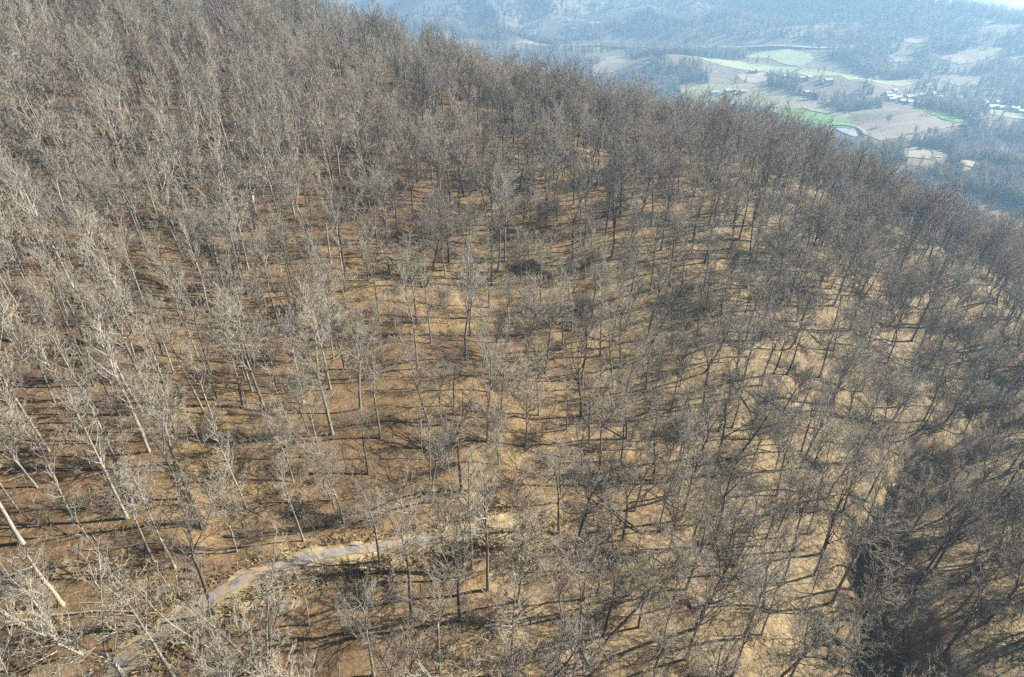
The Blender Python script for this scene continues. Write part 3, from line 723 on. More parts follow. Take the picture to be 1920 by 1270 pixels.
# ---------------------------------------------------------------- where the trees stand
rng = np.random.default_rng(7)
TRX = np.array(TRAIL)
def seg_dist(x, y, c): return np.hypot(x[:, None]-c[None, :, 0], y[:, None]-c[None, :, 1]).min(1)
def view_px(x, y, z):
    zc = y*math.cos(R(31))-z*math.sin(R(31)); vc = y*math.sin(R(31))+z*math.cos(R(31))
    return 960+1080*x/np.maximum(zc, 1e-3), 635-1080*vc/np.maximum(zc, 1e-3), zc

hero_xy = np.array([(h[0], h[1]) for h in HEROES])
trees = []        # x, y, H, kind, hero
for x, y, H, k in HEROES:
    kk = {'straight': 'pale_straight', 'broad': 'grey_broad', 'dark': 'dark_tree', 'fork': 'forked', 'lean': 'leaning', 'fan': 'fan', 'multi': 'multi' if y < 150 else 'dark_multi', 'spread': 'spread', 'slim': 'slim'}[k]
    if k == 'dark' and abs(x+36.7) < 0.6 and y < 50: y -= 3.4
    trees.append((x, y, H, kk))
# dart throwing with a spacing that follows how open the wood is
cell = {}
def near_ok(x, y, d):
    cx, cy_ = int(x//6), int(y//6)
    for i in range(cx-1, cx+2):
        for j in range(cy_-1, cy_+2):
            for (a, b) in cell.get((i, j), ()):
                if (a-x)**2+(b-y)**2 < d*d: return False
    return True
def put(x, y): cell.setdefault((int(x//6), int(y//6)), []).append((x, y))
for x, y, *_ in trees: put(x, y)
def openness(x, y):
    """Spacing factor: wide on the open middle of the spur, tight on the flanks and the crest."""
    o = 1.0
    o += 0.50*math.exp(-(((x+8)/30)**2+((y-105)/50)**2))
    o += 0.35*math.exp(-(((x-45)/26)**2+((y-130)/30)**2))
    o += 0.35*math.exp(-(((x+45)/9)**2+((y-43)/7)**2))
    if x < -55: o -= 0.16
    if y > 140: o += 0.10
    if x < -28: o *= 0.84
    if y > 150: o *= 0.92
    if x > 70+(y-60)*0.75: o *= 0.76
    o *= 0.70+0.60*float(fbm(np.float64(x/26.0), np.float64(y/26.0), 2, 91))
    return o
N_TRY = 26000
rx = rng.uniform(-330, 520, N_TRY); ry = rng.uniform(-20, 470, N_TRY)
far_ok = np.hypot(rx, ry) < 560
dt_ = seg_dist(rx, ry, TC); dtr = seg_dist(rx, ry, densify(TRAIL, 2.0))
gs_ = _polyline(rx, ry, GULLY)[0]
rz = height(rx, ry); u1 = rng.random((N_TRY, 4))
ppx, ppy, ppz = view_px(rx, ry, rz+12)
for i in range(N_TRY):
    x, y = rx[i], ry[i]
    if -2.0 < gs_[i] < (1.0 if y < 85 else 5.0) and 25 < y < 140 and x < 165: continue
    if not far_ok[i] or dt_[i] < 2.4 or dtr[i] < 2.6: continue
    if ppz[i] < 5 or not (-380 < ppx[i] < 2450 and ppy[i] < 1700):
        continue
    d = 4.6*openness(x, y)*(0.75+0.6*u1[i, 2]**1.5)
    if not near_ok(x, y, d): continue
    put(x, y)
    # what grows where
    q = u1[i, 0]
    if x < -35: mixk = (('pale_straight', .29), ('tan_straight', .15), ('grey_broad', .14), ('slim', .21), ('fan', .11), ('red_fan', .07), ('spread', .03))
    elif x < 25 and y > 150: mixk = (('grey_broad', .34), ('forked', .15), ('red_fan', .16), ('fan', .17), ('dark_tree', .12), ('tan_straight', .06))
    elif x < 25: mixk = (('grey_broad', .24), ('dark_tree', .14), ('forked', .15), ('tan_straight', .14), ('fan', .09), ('red_fan', .06), ('slim', .13), ('leaning', .05))
    elif x > 70+(y-60)*0.75: mixk = (('dark_tree', .34), ('grey_broad', .30), ('forked', .12), ('leaning', .08), ('red_fan', .10), ('slim', .06))  # dark kinds favoured here, carrying the far bank's shade in their colour
    elif y > 150: mixk = (('grey_broad', .34), ('dark_tree', .2), ('red_fan', .16), ('fan', .12), ('forked', .13), ('leaning', .05))
    else: mixk = (('dark_tree', .17), ('grey_broad', .39), ('leaning', .09), ('forked', .15), ('red_fan', .10), ('fan', .05), ('slim', .05))
    k = mixk[-1][0]; s = 0
    for nm, w in mixk:
        s += w
        if q < s: k = nm; break
    Hh = KINDS[k]['H']*(0.62+0.5*u1[i, 1]+(0.12 if y > 135 else 0.0))
    trees.append((x, y, Hh, k))
TX = np.array([t[0] for t in trees]); TY = np.array([t[1] for t in trees]); TH_ = np.array([t[2] for t in trees])
TZZ = height(TX, TY)
px0, py0, zc0 = view_px(TX, TY, TZZ); px1, py1, _ = view_px(TX, TY, TZZ+TH_)
pxm, pym, _ = view_px(TX, TY, TZZ+TH_*0.6)
seen = (zc0 > 1) & (((pxm > 8) & (pxm < 1912) & (pym > 0) & (pym < 1262)) | ((px0 > 5) & (px0 < 1915) & (py0 < 1265) & (py0 > 0)))
size = TH_/np.hypot(np.hypot(TX, TY), TZZ)
hidden_far = np.hypot(TX, TY) > 330
score = np.where(seen & ~hidden_far, size, -1)
score[:len(HEROES)] += 10
order = np.argsort(-score)
N_IND = 296
indiv = [i for i in order[:N_IND] if score[i] > 0]
rest = np.setdiff1d(np.arange(len(trees)), indiv)

# ---------------------------------------------------------------- labels: look, then landmark, then order in the row
ORD = ['first', 'second', 'third', 'fourth', 'fifth', 'sixth', 'seventh', 'eighth', 'ninth', 'tenth', 'eleventh', 'twelfth', 'thirteenth', 'fourteenth', 'fifteenth', 'sixteenth', 'seventeenth', 'eighteenth', 'nineteenth', 'twentieth']
def zone(x, y):
    d = np.hypot(TC[:, 0]-x, TC[:, 1]-y); k = int(d.argmin())
    if x < 8 and d[k] < 24:
        n = TC[min(k+1, len(TC)-1)]-TC[max(k-1, 0)]
        above = (n[0]*(y-TC[k, 1])-n[1]*(x-TC[k, 0])) > 0
        if d[k] < 9: return 'close above the gravel track' if above else 'close below the gravel track'
        return 'on the slope above the gravel track' if above else 'well below the gravel track'
    if x > 30 and abs(x-(58+(y-50)*0.78)) < 13 and y < 125: return 'along the shaded gully'
    if x > 70+(y-60)*0.75: return 'beyond the shaded gully'
    if x < -95: return 'high on the upper hillside'
    if x < -42: return 'on the shaded western hillside' if y < 105 else 'on the upper western hillside'
    if y < 78: return 'on the pale ground beside the gully'
    if y < 118: return 'on the open orange slope' if x < 25 else 'on the eastern flank of the slope'
    if y < 160: return 'halfway up the open slope' if x < 25 else 'halfway up the eastern flank'
    if y < 205: return 'on the upper slope below the crest'
    return 'near the crest of the ridge'
def unique_labels(items):
    """items: (key, look, place, px) -> {key: label}; equal ones get their order from left to right."""
    by = {}
    for it in items: by.setdefault((it[1], it[2]), []).append(it)
    out = {}
    for (look, place), v in by.items():
        v.sort(key=lambda it: it[3])
        for k, it in enumerate(v):
            if len(v) == 1: out[it[0]] = f'{look} {place}'
            elif k == 0: out[it[0]] = f'{look} {place}, leftmost'
            elif k == len(v)-1: out[it[0]] = f'{look} {place}, rightmost'
            else: out[it[0]] = f'{look} {place}, {ORD[k]} from left'
    return out
def stature(i):
    k = trees[i][3]; r = trees[i][2]/KINDS[k]['H']
    return 'short ' if r < 0.84 else 'large ' if r > 1.08 else ''
LAB = unique_labels([(i, stature(i)+KINDS[trees[i][3]]['look'], zone(TX[i], TY[i]), pxm[i]) for i in indiv])

NAMES = {'pale_straight': 'straight_tree', 'tan_straight': 'straight_tree', 'grey_broad': 'broad_tree', 'dark_tree': 'dark_tree', 'forked': 'forked_tree', 'fan': 'fan_crowned_tree', 'red_fan': 'reddish_tree',
         'leaning': 'leaning_tree', 'multi': 'multi_stemmed_tree', 'dark_multi': 'multi_stemmed_tree', 'spread': 'spreading_tree', 'slim': 'slender_tree'}
first = {}
def plant(i, vi):
    x, y, H, k = trees[i]
    kn, (trm, lms, crm, H0) = VAR[vi]
    root = empty(NAMES[k], (x, y, TZZ[i]), rng.uniform(0, 6.283))
    s = H/H0; root.scale = (s*rng.uniform(0.92, 1.1), s*rng.uniform(0.92, 1.1), s)
    root.rotation_euler.x = rng.normal()*0.03; root.rotation_euler.y = rng.normal()*0.03
    if k == 'leaning':                       # the photo's leaning trees go to the right, downhill
        root.rotation_euler = (0, R(9+6*rng.random()), 0)
    tag(root, LAB[i], 'tree', 'bare trees standing on the hillside')
    link('trunk', trm, root)
    for lm in lms: link('limb', lm, root)
    link('crown', crm, root)
    return root
for i in indiv:
    vs = KINDS[trees[i][3]]['vars']
    plant(i, vs[int(rng.integers(len(vs)))])

# the rest of the wood, past the three hundred that show largest
protos = [[v[1][0]]+list(v[1][1])+[v[1][2]] for v in VAR]
rv = np.array([KINDS[trees[i][3]]['vars'][int(rng.integers(len(KINDS[trees[i][3]]['vars'])))] for i in rest])
rs = np.array([trees[i][2]/VAR[v][1][3] for i, v in zip(rest, rv)])
scatter('forest', np.column_stack([TX[rest], TY[rest], TZZ[rest]]), np.column_stack([rng.normal(size=len(rest))*0.03, rng.normal(size=len(rest))*0.04+0.03, rng.uniform(0, 6.28, len(rest))]),
        np.column_stack([rs, rs, rs]), rv, protos)
print('trees', len(trees), 'individual', len(indiv), 'forest', len(rest))

# ---------------------------------------------------------------- saplings
def stand(n, xr, yr, mind, seed, rmax=None):
    g = np.random.default_rng(seed)
    x = g.uniform(*xr, n); y = g.uniform(*yr, n); z = height(x, y)
    a, b, c = view_px(x, y, z+1)
    ok = (c > 1) & (a > -150) & (a < 2070) & (b < 1420) & (b > -40) & (seg_dist(x, y, TC) > mind) & (np.hypot(x, y) < (rmax or 1e9))
    return x[ok], y[ok], z[ok], a[ok], b[ok]
sx, sy, sz, sa, sb = stand(5500, (-240, 260), (0, 330), 2.0, 31, 330)
dist = np.sqrt(sx**2+sy**2+sz**2); o_ = np.argsort(dist)
sx, sy, sz, sa, sb = sx[o_], sy[o_], sz[o_], sa[o_], sb[o_]
inview = (sa > 6) & (sa < 1914) & (sb < 1262)
cand = np.where(inview)[0][:150]
sk = rng.integers(0, 3, len(sx)); ss = rng.uniform(0.4, 1.3, len(sx))
SL = ['thin tan sapling', 'thin grey sapling', 'thin reddish sapling']
slab = unique_labels([(int(i), ('small ' if ss[i] < 0.85 else 'tall ' if ss[i] > 1.1 else '')+SL[sk[i]], zone(sx[i], sy[i]), sa[i]) for i in cand])
for i in cand:
    root = empty('sapling', (sx[i], sy[i], sz[i]), rng.uniform(0, 6.28)); root.scale = (ss[i],)*3
    root.rotation_euler.x = rng.normal()*0.06; root.rotation_euler.y = rng.normal()*0.06
    tag(root, slab[int(i)], 'sapling', 'saplings between the trees')
    link('trunk', SAPS[sk[i]][0], root); link('crown', SAPS[sk[i]][1], root)
rest_s = np.setdiff1d(np.arange(len(sx)), cand)
sp = [[a, b] for a, b in SAPS]
scatter('sapling_undergrowth', np.column_stack([sx, sy, sz])[rest_s], np.column_stack([rng.normal(size=(len(rest_s), 2))*0.06, rng.uniform(0, 6.28, len(rest_s))]),
        np.repeat(ss[rest_s, None], 3, 1), sk[rest_s], sp)

# shrubs: brushy patches
ux, uy, uz, *_ = stand(23000, (-240, 260), (0, 330), 1.9, 33, 320)
dens = fbm(ux/22.0, uy/22.0, 3, 41)
thick = np.exp(-(((ux-40)/18)**2+((uy-85)/16)**2))+np.exp(-(((ux+20)/14)**2+((uy-50)/7)**2))+0.6*np.exp(-(((ux+30)/14)**2+((uy-62)/8)**2))
thick = thick+1.1*np.exp(-(((ux+30)/13)**2+((uy-66)/6)**2))+0.8*np.exp(-(((ux+52)/16)**2+((uy-55)/10)**2))
gsu = _polyline(ux, uy, GULLY)[0]; thick = thick+1.2*np.exp(-((gsu-2.5)/5.5)**2)
keep = rng.random(len(ux)) < np.clip((dens-0.40)*2.9, 0.12, 0.9)+0.5*thick+0.32*np.clip((-22-ux)/30, 0, 1)
ux, uy, uz = ux[keep], uy[keep], uz[keep]; us = 0.35+1.15*rng.random(len(ux))**1.6
scatter('undergrowth', np.column_stack([ux, uy, uz]), np.column_stack([rng.normal(size=(len(ux), 2))*0.1, rng.uniform(0, 6.28, len(ux))]), np.repeat(us[:, None], 3, 1)*np.array([1.2, 1.2, 0.9]),
        rng.integers(0, 4, len(ux)), [[m] for m in SHRUBS])

# fallen sticks on the leaf litter
fx, fy, fz, *_ = stand(17000, (-200, 220), (0, 260), 1.6, 35, 260)
g = Geo(); gr = Rng(5); nb_ = len(fx); sg = np.random.default_rng(5)
sL, sT = sg.uniform(0.8, 4.5, nb_), sg.uniform(0, 6.28, nb_); sdx, sdy = np.cos(sT)*sL/2, np.sin(sT)*sL/2
za_, zb_ = base_height(fx-sdx, fy-sdy), base_height(fx+sdx, fy+sdy)
for x, y, z, dx, dy, za, zb in zip(fx.tolist(), fy.tolist(), fz.tolist(), sdx.tolist(), sdy.tolist(), za_.tolist(), zb_.tolist()):
    r = gr.uniform(0.025, 0.07)
    g.tube([(x-dx, y-dy, za+r), (x+gr.normal()*0.15, y+gr.normal()*0.15, z+r+0.05), (x+dx, y+dy, zb+r)], [r, r*0.8, 0.0], 3, gr.integers(2))
tag(link('fallen_branches', g.mesh('fallen_branches', [M['bark_dark'], M['bark_grey']])), kind='stuff')

# ---------------------------------------------------------------- single things of the wood
def ground_dir(x, y, th, L):
    dx, dy = math.cos(th), math.sin(th)
    return dx*L, dy*L, h1(x+dx*L, y+dy*L)-h1(x, y)
LOGLAB = ['pale fallen log lying in the orange leaves', 'dark fallen log lying in long shadow', 'grey fallen trunk lying in the leaf litter']
LOGDIR = [0.25, 0.3, 0.2, -0.6, -0.5, 2.6, -0.6, 0.1, 0.5, 0.2, 2.4, 2.7, 0.4, 0.2, -0.9]
items = []
for k, (x, y) in enumerate(LOGS):
    a, b, c = view_px(np.array(x), np.array(y), np.array(h1(x, y))); items.append((k, LOGLAB[k % 3], zone(x, y), float(a)))
ll = unique_labels(items)
for k, (x, y) in enumerate(LOGS):
    gr = Rng(300+k); L = gr.uniform(6, 13); th = LOGDIR[k]
    z0 = h1(x, y); r = gr.uniform(0.12, 0.22)
    root = empty('fallen_log', (x, y, z0))
    tag(root, ll[k], 'log', 'fallen logs on the hillside')
    q = []
    for s in np.linspace(0, L, 9):
        ox, oy = math.cos(th)*s+gr.normal()*0.06, math.sin(th)*s+gr.normal()*0.06
        q.append(V3([ox, oy, h1(x+ox, y+oy)-z0+r*0.3+0.012*s]))
    m = [M['bark_pale'], M['bark_dark'], M['bark_grey']][k % 3]
    g = Geo(); g.tube(q, [r*(1-0.65*i/8) for i in range(9)], 7, 0, close=True)
    b0 = len(g.v)-9*7; g.f.append(tuple(range(b0+6, b0-1, -1))); g.m.append(0)
    link('trunk', g.mesh('trunk', [m]), root)
    for s in range(4):
        p, d = at(q, gr.uniform(0.35, 0.95)); g = Geo()
        w = tilt(d, 0.9, gr); w = V3(w[0], w[1], abs(w[2])*0.6+0.1)
        qq = path(p, w, gr.uniform(1.2, 3.2), 4, 0.12, 0.02, gr); g.tube(qq, [r*0.3, r*0.25, r*0.2, r*0.12, 0.0], 4, 0)
        link('branch', g.mesh('branch', [m]), root)

# fallen trees that lie with trunk, limbs and crown
FALLAB = ['big dark leaning trunk lying low over pale ground near the bottom', 'dark fallen tree at the foot of a leaning trunk', 'dark fallen tree in the brush above pale ground', 'grey fallen treetop in the dark tangle high on the slope',
          'grey fallen tree on pale ground above the gully', 'pale fallen tree in orange leaves left of the track', 'grey fallen tree on the eastern flank']
FDIR = [(0.5, 62), (-0.9, 84), (2.5, 85), (0.2, 83), (0.3, 84), (0.2, 85), (2.9, 84)]
for k, (x, y) in enumerate(FALLEN):
    kk = ['leaning', 'dark_tree', 'dark_tree', 'dark_tree', 'grey_broad', 'slim', 'grey_broad'][k]
    kn, (trm, lms, crm, H0) = VAR[KINDS[kk]['vars'][k % len(KINDS[kk]['vars'])]]
    th, an = FDIR[k]
    gx, gy, gz = ground_dir(x, y, th, 10.0)
    pitch = math.atan2(gz, 10.0)
    root = empty('fallen_tree', (x, y, h1(x, y)+0.35)); s = 0.85 if k else 1.0
    root.scale = (s,)*3
    root.rotation_euler = (0, R(an)-pitch, th)
    tag(root, FALLAB[k], 'fallen tree', 'fallen trees on the hillside')
    link('trunk', trm, root)
    for lm in lms[:3]: link('limb', lm, root)
    link('crown', crm, root)

# dark vine tangles
TL = ['dark vine tangle in the trees high on the open slope', 'dark brush tangle hanging beside a trunk right of mid slope', 'dark brush tangle on the eastern flank', 'dark shaded thicket just above the gravel track', 'dark bramble thicket just below the gravel track']
for k, (x, y) in enumerate(TANGLE):
    gr = Rng(400+k); g = Geo(); w = [5.5, 2.6, 3.0, 5.0, 4.0][k]; hh = [4.5, 6.0, 3.0, 2.6, 2.2][k]
    z0 = h1(x, y)
    root = empty('vine_tangle', (x, y, z0)); tag(root, TL[k], 'thicket', 'dark tangles of vines and brush')
    stems = Geo()
    for s in range(70):
        a, rr_ = gr.uniform(0, 6.28), w*math.sqrt(gr.random())
        bx, by = math.cos(a)*rr_, math.sin(a)*rr_*0.6
        p = V3([bx, by, h1(x+bx, y+by)-z0-0.1])
        q = path(p, V3([gr.normal()*0.5, gr.normal()*0.5, 1]), hh*gr.uniform(0.6, 1.2)*(1.1-0.6*rr_/w), 6, 0.3, -0.04, gr)
        stems.tube(q, [0.05, 0.045, 0.04, 0.03, 0.025, 0.02, 0.0], 3, 0)
        twigs(g, q, hh, [(8, 0.35, 0.9, 0.022, 3, 0.1), (5, 0.5, 0.9, 0.016, 2, 0.1)], gr)
    link('stem', stems.mesh('stem', [M['bark_dark']]), root).__setitem__('kind', 'stuff')
    link('twig', g.mesh('twig', [M['bark_dark'], M['twig_dark']]), root).__setitem__('kind', 'stuff')

# broken snag
x, y = SNAG[0]; gr = Rng(77)
root = empty('dead_snag', (x, y, h1(x, y))); root.rotation_euler = (0, R(-5), 0)
tag(root, 'pale tan barkless dead snag with broken jagged top and few stubs left of the track', 'dead tree')
q = path(V3([0, 0, -0.5]), V3([-0.08, 0.05, 1]), 11.5, 9, 0.06, 0.0, gr)
g = Geo(); g.tube(q, [0.30, 0.25, 0.23, 0.22, 0.20, 0.19, 0.17, 0.15, 0.11, 0.0], 8, 0); link('trunk', g.mesh('trunk', [M['snag_wood']]), root)
for s in range(6):
    p, d = at(q, gr.uniform(0.5, 0.97)); g = Geo()
    qq = path(p, tilt(d, 0.8, gr), gr.uniform(1.5, 4), 4, 0.15, 0.0, gr); g.tube(qq, [0.11, 0.09, 0.06, 0.04, 0.0], 4, 0)
    twigs(g, qq, 3, [(4, 0.4, 0.8, 0.03, 2, 0.3)], gr)
    link('limb', g.mesh('limb', [M['bark_white'], M['bark_white']]), root)

# leaves: shared helper for evergreen foliage and ivy
def leaf_cloud(n, centre_fn, size, gr, mat, name):
    V, F = [], []
    for k in range(n):
        c = centre_fn(k); a = unit(gr.normal(size=3)); b = unit(cross(a, gr.normal(size=3))); s = size*gr.uniform(0.6, 1.3)
        V += [c-a*s, c+b*s*0.45, c+a*s, c-b*s*0.45]
        F.append((4*k, 4*k+1, 4*k+2, 4*k+3))
    return fast_mesh(name, V, F, [mat])
M['ivy_leaf'] = plain_mat('ivy_leaf', (0.03, 0.03, 0.018), (0.07, 0.062, 0.035), 1.5)
M['green_leaf'] = plain_mat('evergreen_leaf', (0.05, 0.10, 0.03), (0.12, 0.20, 0.06), 1.2)
M['yellow_leaf'] = plain_mat('yellow_green_leaf', (0.17, 0.15, 0.045), (0.28, 0.235, 0.09), 1.0)
x, y = IVY[0]; gr = Rng(61)
root = empty('ivy_covered_tree', (x, y, h1(x, y)))
tag(root, 'dark trunk wrapped in ivy, standing in shade just above the gravel track', 'tree')
q = path(V3([0, 0, -0.5]), V3([-0.03, 0.02, 1]), 17, 10, 0.03, 0.02, gr)
g = Geo(); g.tube(q, [0.30*(1-0.085*i) for i in range(11)], 7, 0, close=True); link('trunk', g.mesh('trunk', [M['bark_dark']]), root)
for s in range(5):
    p, d = at(q, 0.62+0.075*s); g = Geo()
    qq = path(p, tilt(UP, 0.7, gr), gr.uniform(4, 6.5), 5, 0.1, 0.06, gr); g.tube(qq, [0.12, 0.1, 0.08, 0.06, 0.04, 0.0], 4, 0)
    twigs(g, qq, 5, [(7, 0.4, 0.7, 0.03, 3, 0.2), (6, 0.45, 0.7, 0.018, 2, 0.2)], gr)
    link('limb', g.mesh('limb', [M['bark_dark'], M['twig_grey']]), root)
def ivy_c(k):
    p, d = at(q, gr.uniform(0.03, 0.72)); return p+unit((gr.normal(), gr.normal(), 0.3*gr.normal()))*gr.uniform(0.3, 0.85)
link('ivy', leaf_cloud(1100, ivy_c, 0.13, gr, M['ivy_leaf'], 'ivy'), root)

EL = ['dark green bushy evergreen beside the dirt trail at the right edge', 'olive green rounded evergreen bush beside the dark gully', 'small dark olive bush in shade above the gravel track']
for k, (x, y) in enumerate(EVERGREEN):
    gr = Rng(500+k); root = empty('evergreen_bush', (x, y, h1(x, y)))
    tag(root, EL[k], 'bush'); hh, ww = [(6.5, 3.2), (6.0, 3.4), (3.2, 2.4)][k]
    st = Geo(); tips = []
    for s in range(9):
        q = path(V3([gr.normal()*0.2, gr.normal()*0.2, -0.3]), V3([gr.normal()*0.45, gr.normal()*0.45, 1]), hh*gr.uniform(0.6, 1.0), 5, 0.12, 0.05, gr)
        st.tube(q, [0.09, 0.075, 0.06, 0.045, 0.03, 0.0], 4, 0)
        for _ in range(7): tips.append(at(q, gr.uniform(0.3, 1.0)*0.99)[0]+V3(gr.normal()*ww, gr.normal()*ww, gr.normal()*1.2)*0.22)
    link('stem', st.mesh('stem', [M['bark_grey']]), root)
    link('foliage', leaf_cloud([2600, 2200, 800][k], lambda i: tips[i % len(tips)]+gr.normal(size=3)*0.42, 0.15, gr, M['green_leaf'] if k < 2 else M['ivy_leaf'], 'foliage'), root)

# yellow-green ground cover
gr = Rng(71); cx, cy_ = COVER[0]; pts = []
for k in range(26):
    a, r_ = gr.uniform(0, 6.28), 3.6*math.sqrt(gr.random()); pts.append((cx+math.cos(a)*r_*1.2, cy_+math.sin(a)*r_))
cvx = np.array([pts[k % len(pts)][0]+gr.normal()*0.35 for k in range(2200)]); cvy = np.array([pts[k % len(pts)][1]+gr.normal()*0.35 for k in range(2200)])
cvz = height(cvx, cvy).tolist(); cvx, cvy = cvx.tolist(), cvy.tolist()
def cov_c(k): return V3(cvx[k], cvy[k], cvz[k]+abs(gr.normal())*0.35+0.1)
tag(link('ground_cover', leaf_cloud(2200, cov_c, 0.10, gr, M['yellow_leaf'], 'ground_cover')), kind='stuff')

# tufts of dry grass on the track's verges
gr = np.random.default_rng(81); n = 3500
ti = gr.integers(0, len(TC)-1, n); td = TC[ti+1]-TC[ti]; tn = np.stack([-td[:, 1], td[:, 0]], 1)/np.hypot(td[:, 0], td[:, 1])[:, None]
toff = np.where(gr.random(n) < 0.75, -gr.uniform(1.5, 4.6, n), gr.uniform(1.5, 3.0, n))
tp = TC[ti]+td*gr.random(n)[:, None]+tn*toff[:, None]; tz = polar_height(tp[:, 0], tp[:, 1])
ta = gr.uniform(0, 6.28, n); tc, ts = np.cos(ta)*0.12, np.sin(ta)*0.12
V = np.stack([np.column_stack([tp[:, 0]-tc, tp[:, 1]-ts, tz]), np.column_stack([tp[:, 0]+tc, tp[:, 1]+ts, tz]),
              np.column_stack([tp[:, 0]+gr.normal(size=n)*0.2, tp[:, 1]+gr.normal(size=n)*0.2, tz+gr.uniform(0.25, 0.6, n)])], 1).reshape(-1, 3)
F = np.arange(3*n).reshape(-1, 3)
tag(link('verge_grass', fast_mesh('verge_grass', V, F, [M['verge']])), kind='stuff')

# ---------------------------------------------------------------- woods of the valley and the mountains
M['far_bark'] = bark_mat('far_bark', (0.20, 0.175, 0.145), (0.11, 0.095, 0.078), 0.4)
M['far_twig'] = twig_mat('far_twig', (0.27, 0.23, 0.175), (0.20, 0.17, 0.13))
M['conifer'] = plain_mat('conifer_needles', (0.022, 0.042, 0.022), (0.05, 0.085, 0.04), 0.3, obj=True)
def far_tree(seed, H=18, nb=26, nt=9, spread=0.75):
    rng_ = Rng(seed); g = Geo()
    q = path((0, 0, -1.0), UP, H*0.9, 3, 0.04, 0.0, rng_); g.tube(q, [0.28, 0.24, 0.16, 0.0], 3, 0)
    for k in range(nb):
        p, d = at(q, 0.35+0.62*rng_.random()); L = H*0.36*(0.6+0.6*rng_.random())
        qq = path(p, tilt(UP, spread*(0.5+0.7*rng_.random()), rng_), L, 2, 0.15, 0.08, rng_); g.tube(qq, [0.10, 0.07, 0.0], 3, 0)
        for j in range(nt):
            p2, d2 = at(qq, 0.2+0.8*rng_.random()*0.98); q3 = path(p2, tilt(d2, 0.7, rng_), L*0.38, 1, 0, 0, rng_)
            g.tube(q3, [0.075, 0.0], 3, 1)
    return g.mesh('far_tree', [M['far_bark'], M['far_twig']])
def conifer_mesh(seed, H=16):
    rng_ = np.random.default_rng(seed); V, F = [], []
    for k in range(420):
        t = rng_.random()**0.8; z = H*(0.08+0.92*t); rad = H*0.24*(1-t)**0.85+0.15
        a = rng_.uniform(0, 6.28); L = rad*rng_.uniform(0.6, 1.1); d = np.array([math.cos(a), math.sin(a), -0.25]); s = np.array([-math.sin(a), math.cos(a), 0])
        b = np.array([0, 0, z]); i = len(V)
        V += [b+d*L*0.15, b+d*L*0.7+s*L*0.22, b+d*L, b+d*L*0.7-s*L*0.22+np.array([0, 0, 0.1])]; F.append((i, i+1, i+2, i+3))
    return fast_mesh('foliage', V, F, [M['conifer']])
fp = [[far_tree(s)] for s in (1, 2, 3, 4)]
cm = [conifer_mesh(5), conifer_mesh(6)]
fp += [[m] for m in cm]
g = np.random.default_rng(91); n = 90000
ra = np.radians(g.uniform(-24, 47, n)); rad = 430*np.exp(g.random(n)**0.86*math.log(2450/430)); fx, fy = rad*np.sin(ra), rad*np.cos(ra)
ok = np.ones(n, bool)
allf = list(FIELDS.values())+[POND]
for poly in allf: ok &= ~inside(fx, fy, poly)
road_pts = np.vstack([densify(p, 10) for p in (HIGHWAY, LANE, LANE2)])
hs = np.array(HOUSES, float)
ok &= (np.hypot(fx[:, None]-hs[None, :, 0], fy[:, None]-hs[None, :, 1]).min(1) > 10) & (fbm(fx/110.0, fy/110.0, 3, 55) > 0.385)
for a_ in np.array_split(np.arange(n), 20):
    ok[a_] &= seg_dist(fx[a_], fy[a_], road_pts) > np.where(rad[a_] > 1900, 55, 14)
ok &= np.abs(hill(np.clip(fx, -700, 700), np.clip(fy, -300, 760))-0) < 1e9
near_in = np.hypot(fx, fy) < 560
ok &= ~near_in
# no wood stands so close in front of a field that it would hide it (the edge keeps a few)
tz_ = polar_height(fx, fy)
for k_, poly in enumerate(list(FIELDS.values())+[POND]):
    pz = polar_height(np.array([float(p[0]) for p in poly]), np.array([float(p[1]) for p in poly]))
    qx, qy, _ = view_px(np.array([float(p[0]) for p in poly]), np.array([float(p[1]) for p in poly]), pz)
    qq = list(zip(qx.tolist(), qy.tolist()))
    for zz in (5, 11, 18):
        tx_, ty_, _ = view_px(fx, fy, tz_+zz)
        ok &= ~(inside(tx_, ty_, qq) & (g.random(n) < 0.93))
# thin the village and the river flats
vill = (fx > 760) & (fx < 1030) & (fy > 1170) & (fy < 1440); ok &= ~vill | (g.random(n) < 0.28)
flat = (np.abs(fy-2050) < 170) & (fx < 1100); ok &= ~flat | (g.random(n) < 0.35)
fx, fy, rad = fx[ok], fy[ok], rad[ok]; fz = polar_height(fx, fy); m = len(fx)
con = fbm(fx/70.0, fy/70.0, 2, 77) > 0.68
fv = np.where(con | (g.random(m) < 0.015), g.integers(4, 6, m), g.integers(0, 4, m))
fs = g.uniform(0.7, 1.2, m)*(0.9+0.5*smooth(900, 2400, rad))
scatter('valley_woods', np.column_stack([fx, fy, fz]), np.column_stack([np.zeros((m, 2)), g.uniform(0, 6.28, m)]), np.repeat(fs[:, None], 3, 1), fv, fp)
n = 60000
ra = np.radians(g.uniform(-24, 46, n)); rad = 2300*np.exp(g.random(n)*math.log(4700/2300)); fx, fy = rad*np.sin(ra), rad*np.cos(ra)
ok = (fbm(fx/230.0, fy/230.0, 3, 65) > 0.40) & (g.random(n) < 0.30)
for nm in ('straw_a', 'straw_c', 'straw_d', 'tan_hill', 'tan_e', 'straw_f'): ok &= ~inside(fx, fy, FIELDS[nm])
fx, fy = fx[ok], fy[ok]; fz = polar_height(fx, fy); m = len(fx)
con = fbm(fx/150.0, fy/150.0, 3, 79) > 0.60
fv = np.where(con, g.integers(4, 6, m), g.integers(0, 4, m)); fs = g.uniform(1.0, 1.7, m)
scatter('mountain_woods', np.column_stack([fx, fy, fz]), np.column_stack([np.zeros((m, 2)), g.uniform(0, 6.28, m)]), np.column_stack([fs*1.25, fs*1.25, fs*0.85]), fv, fp)

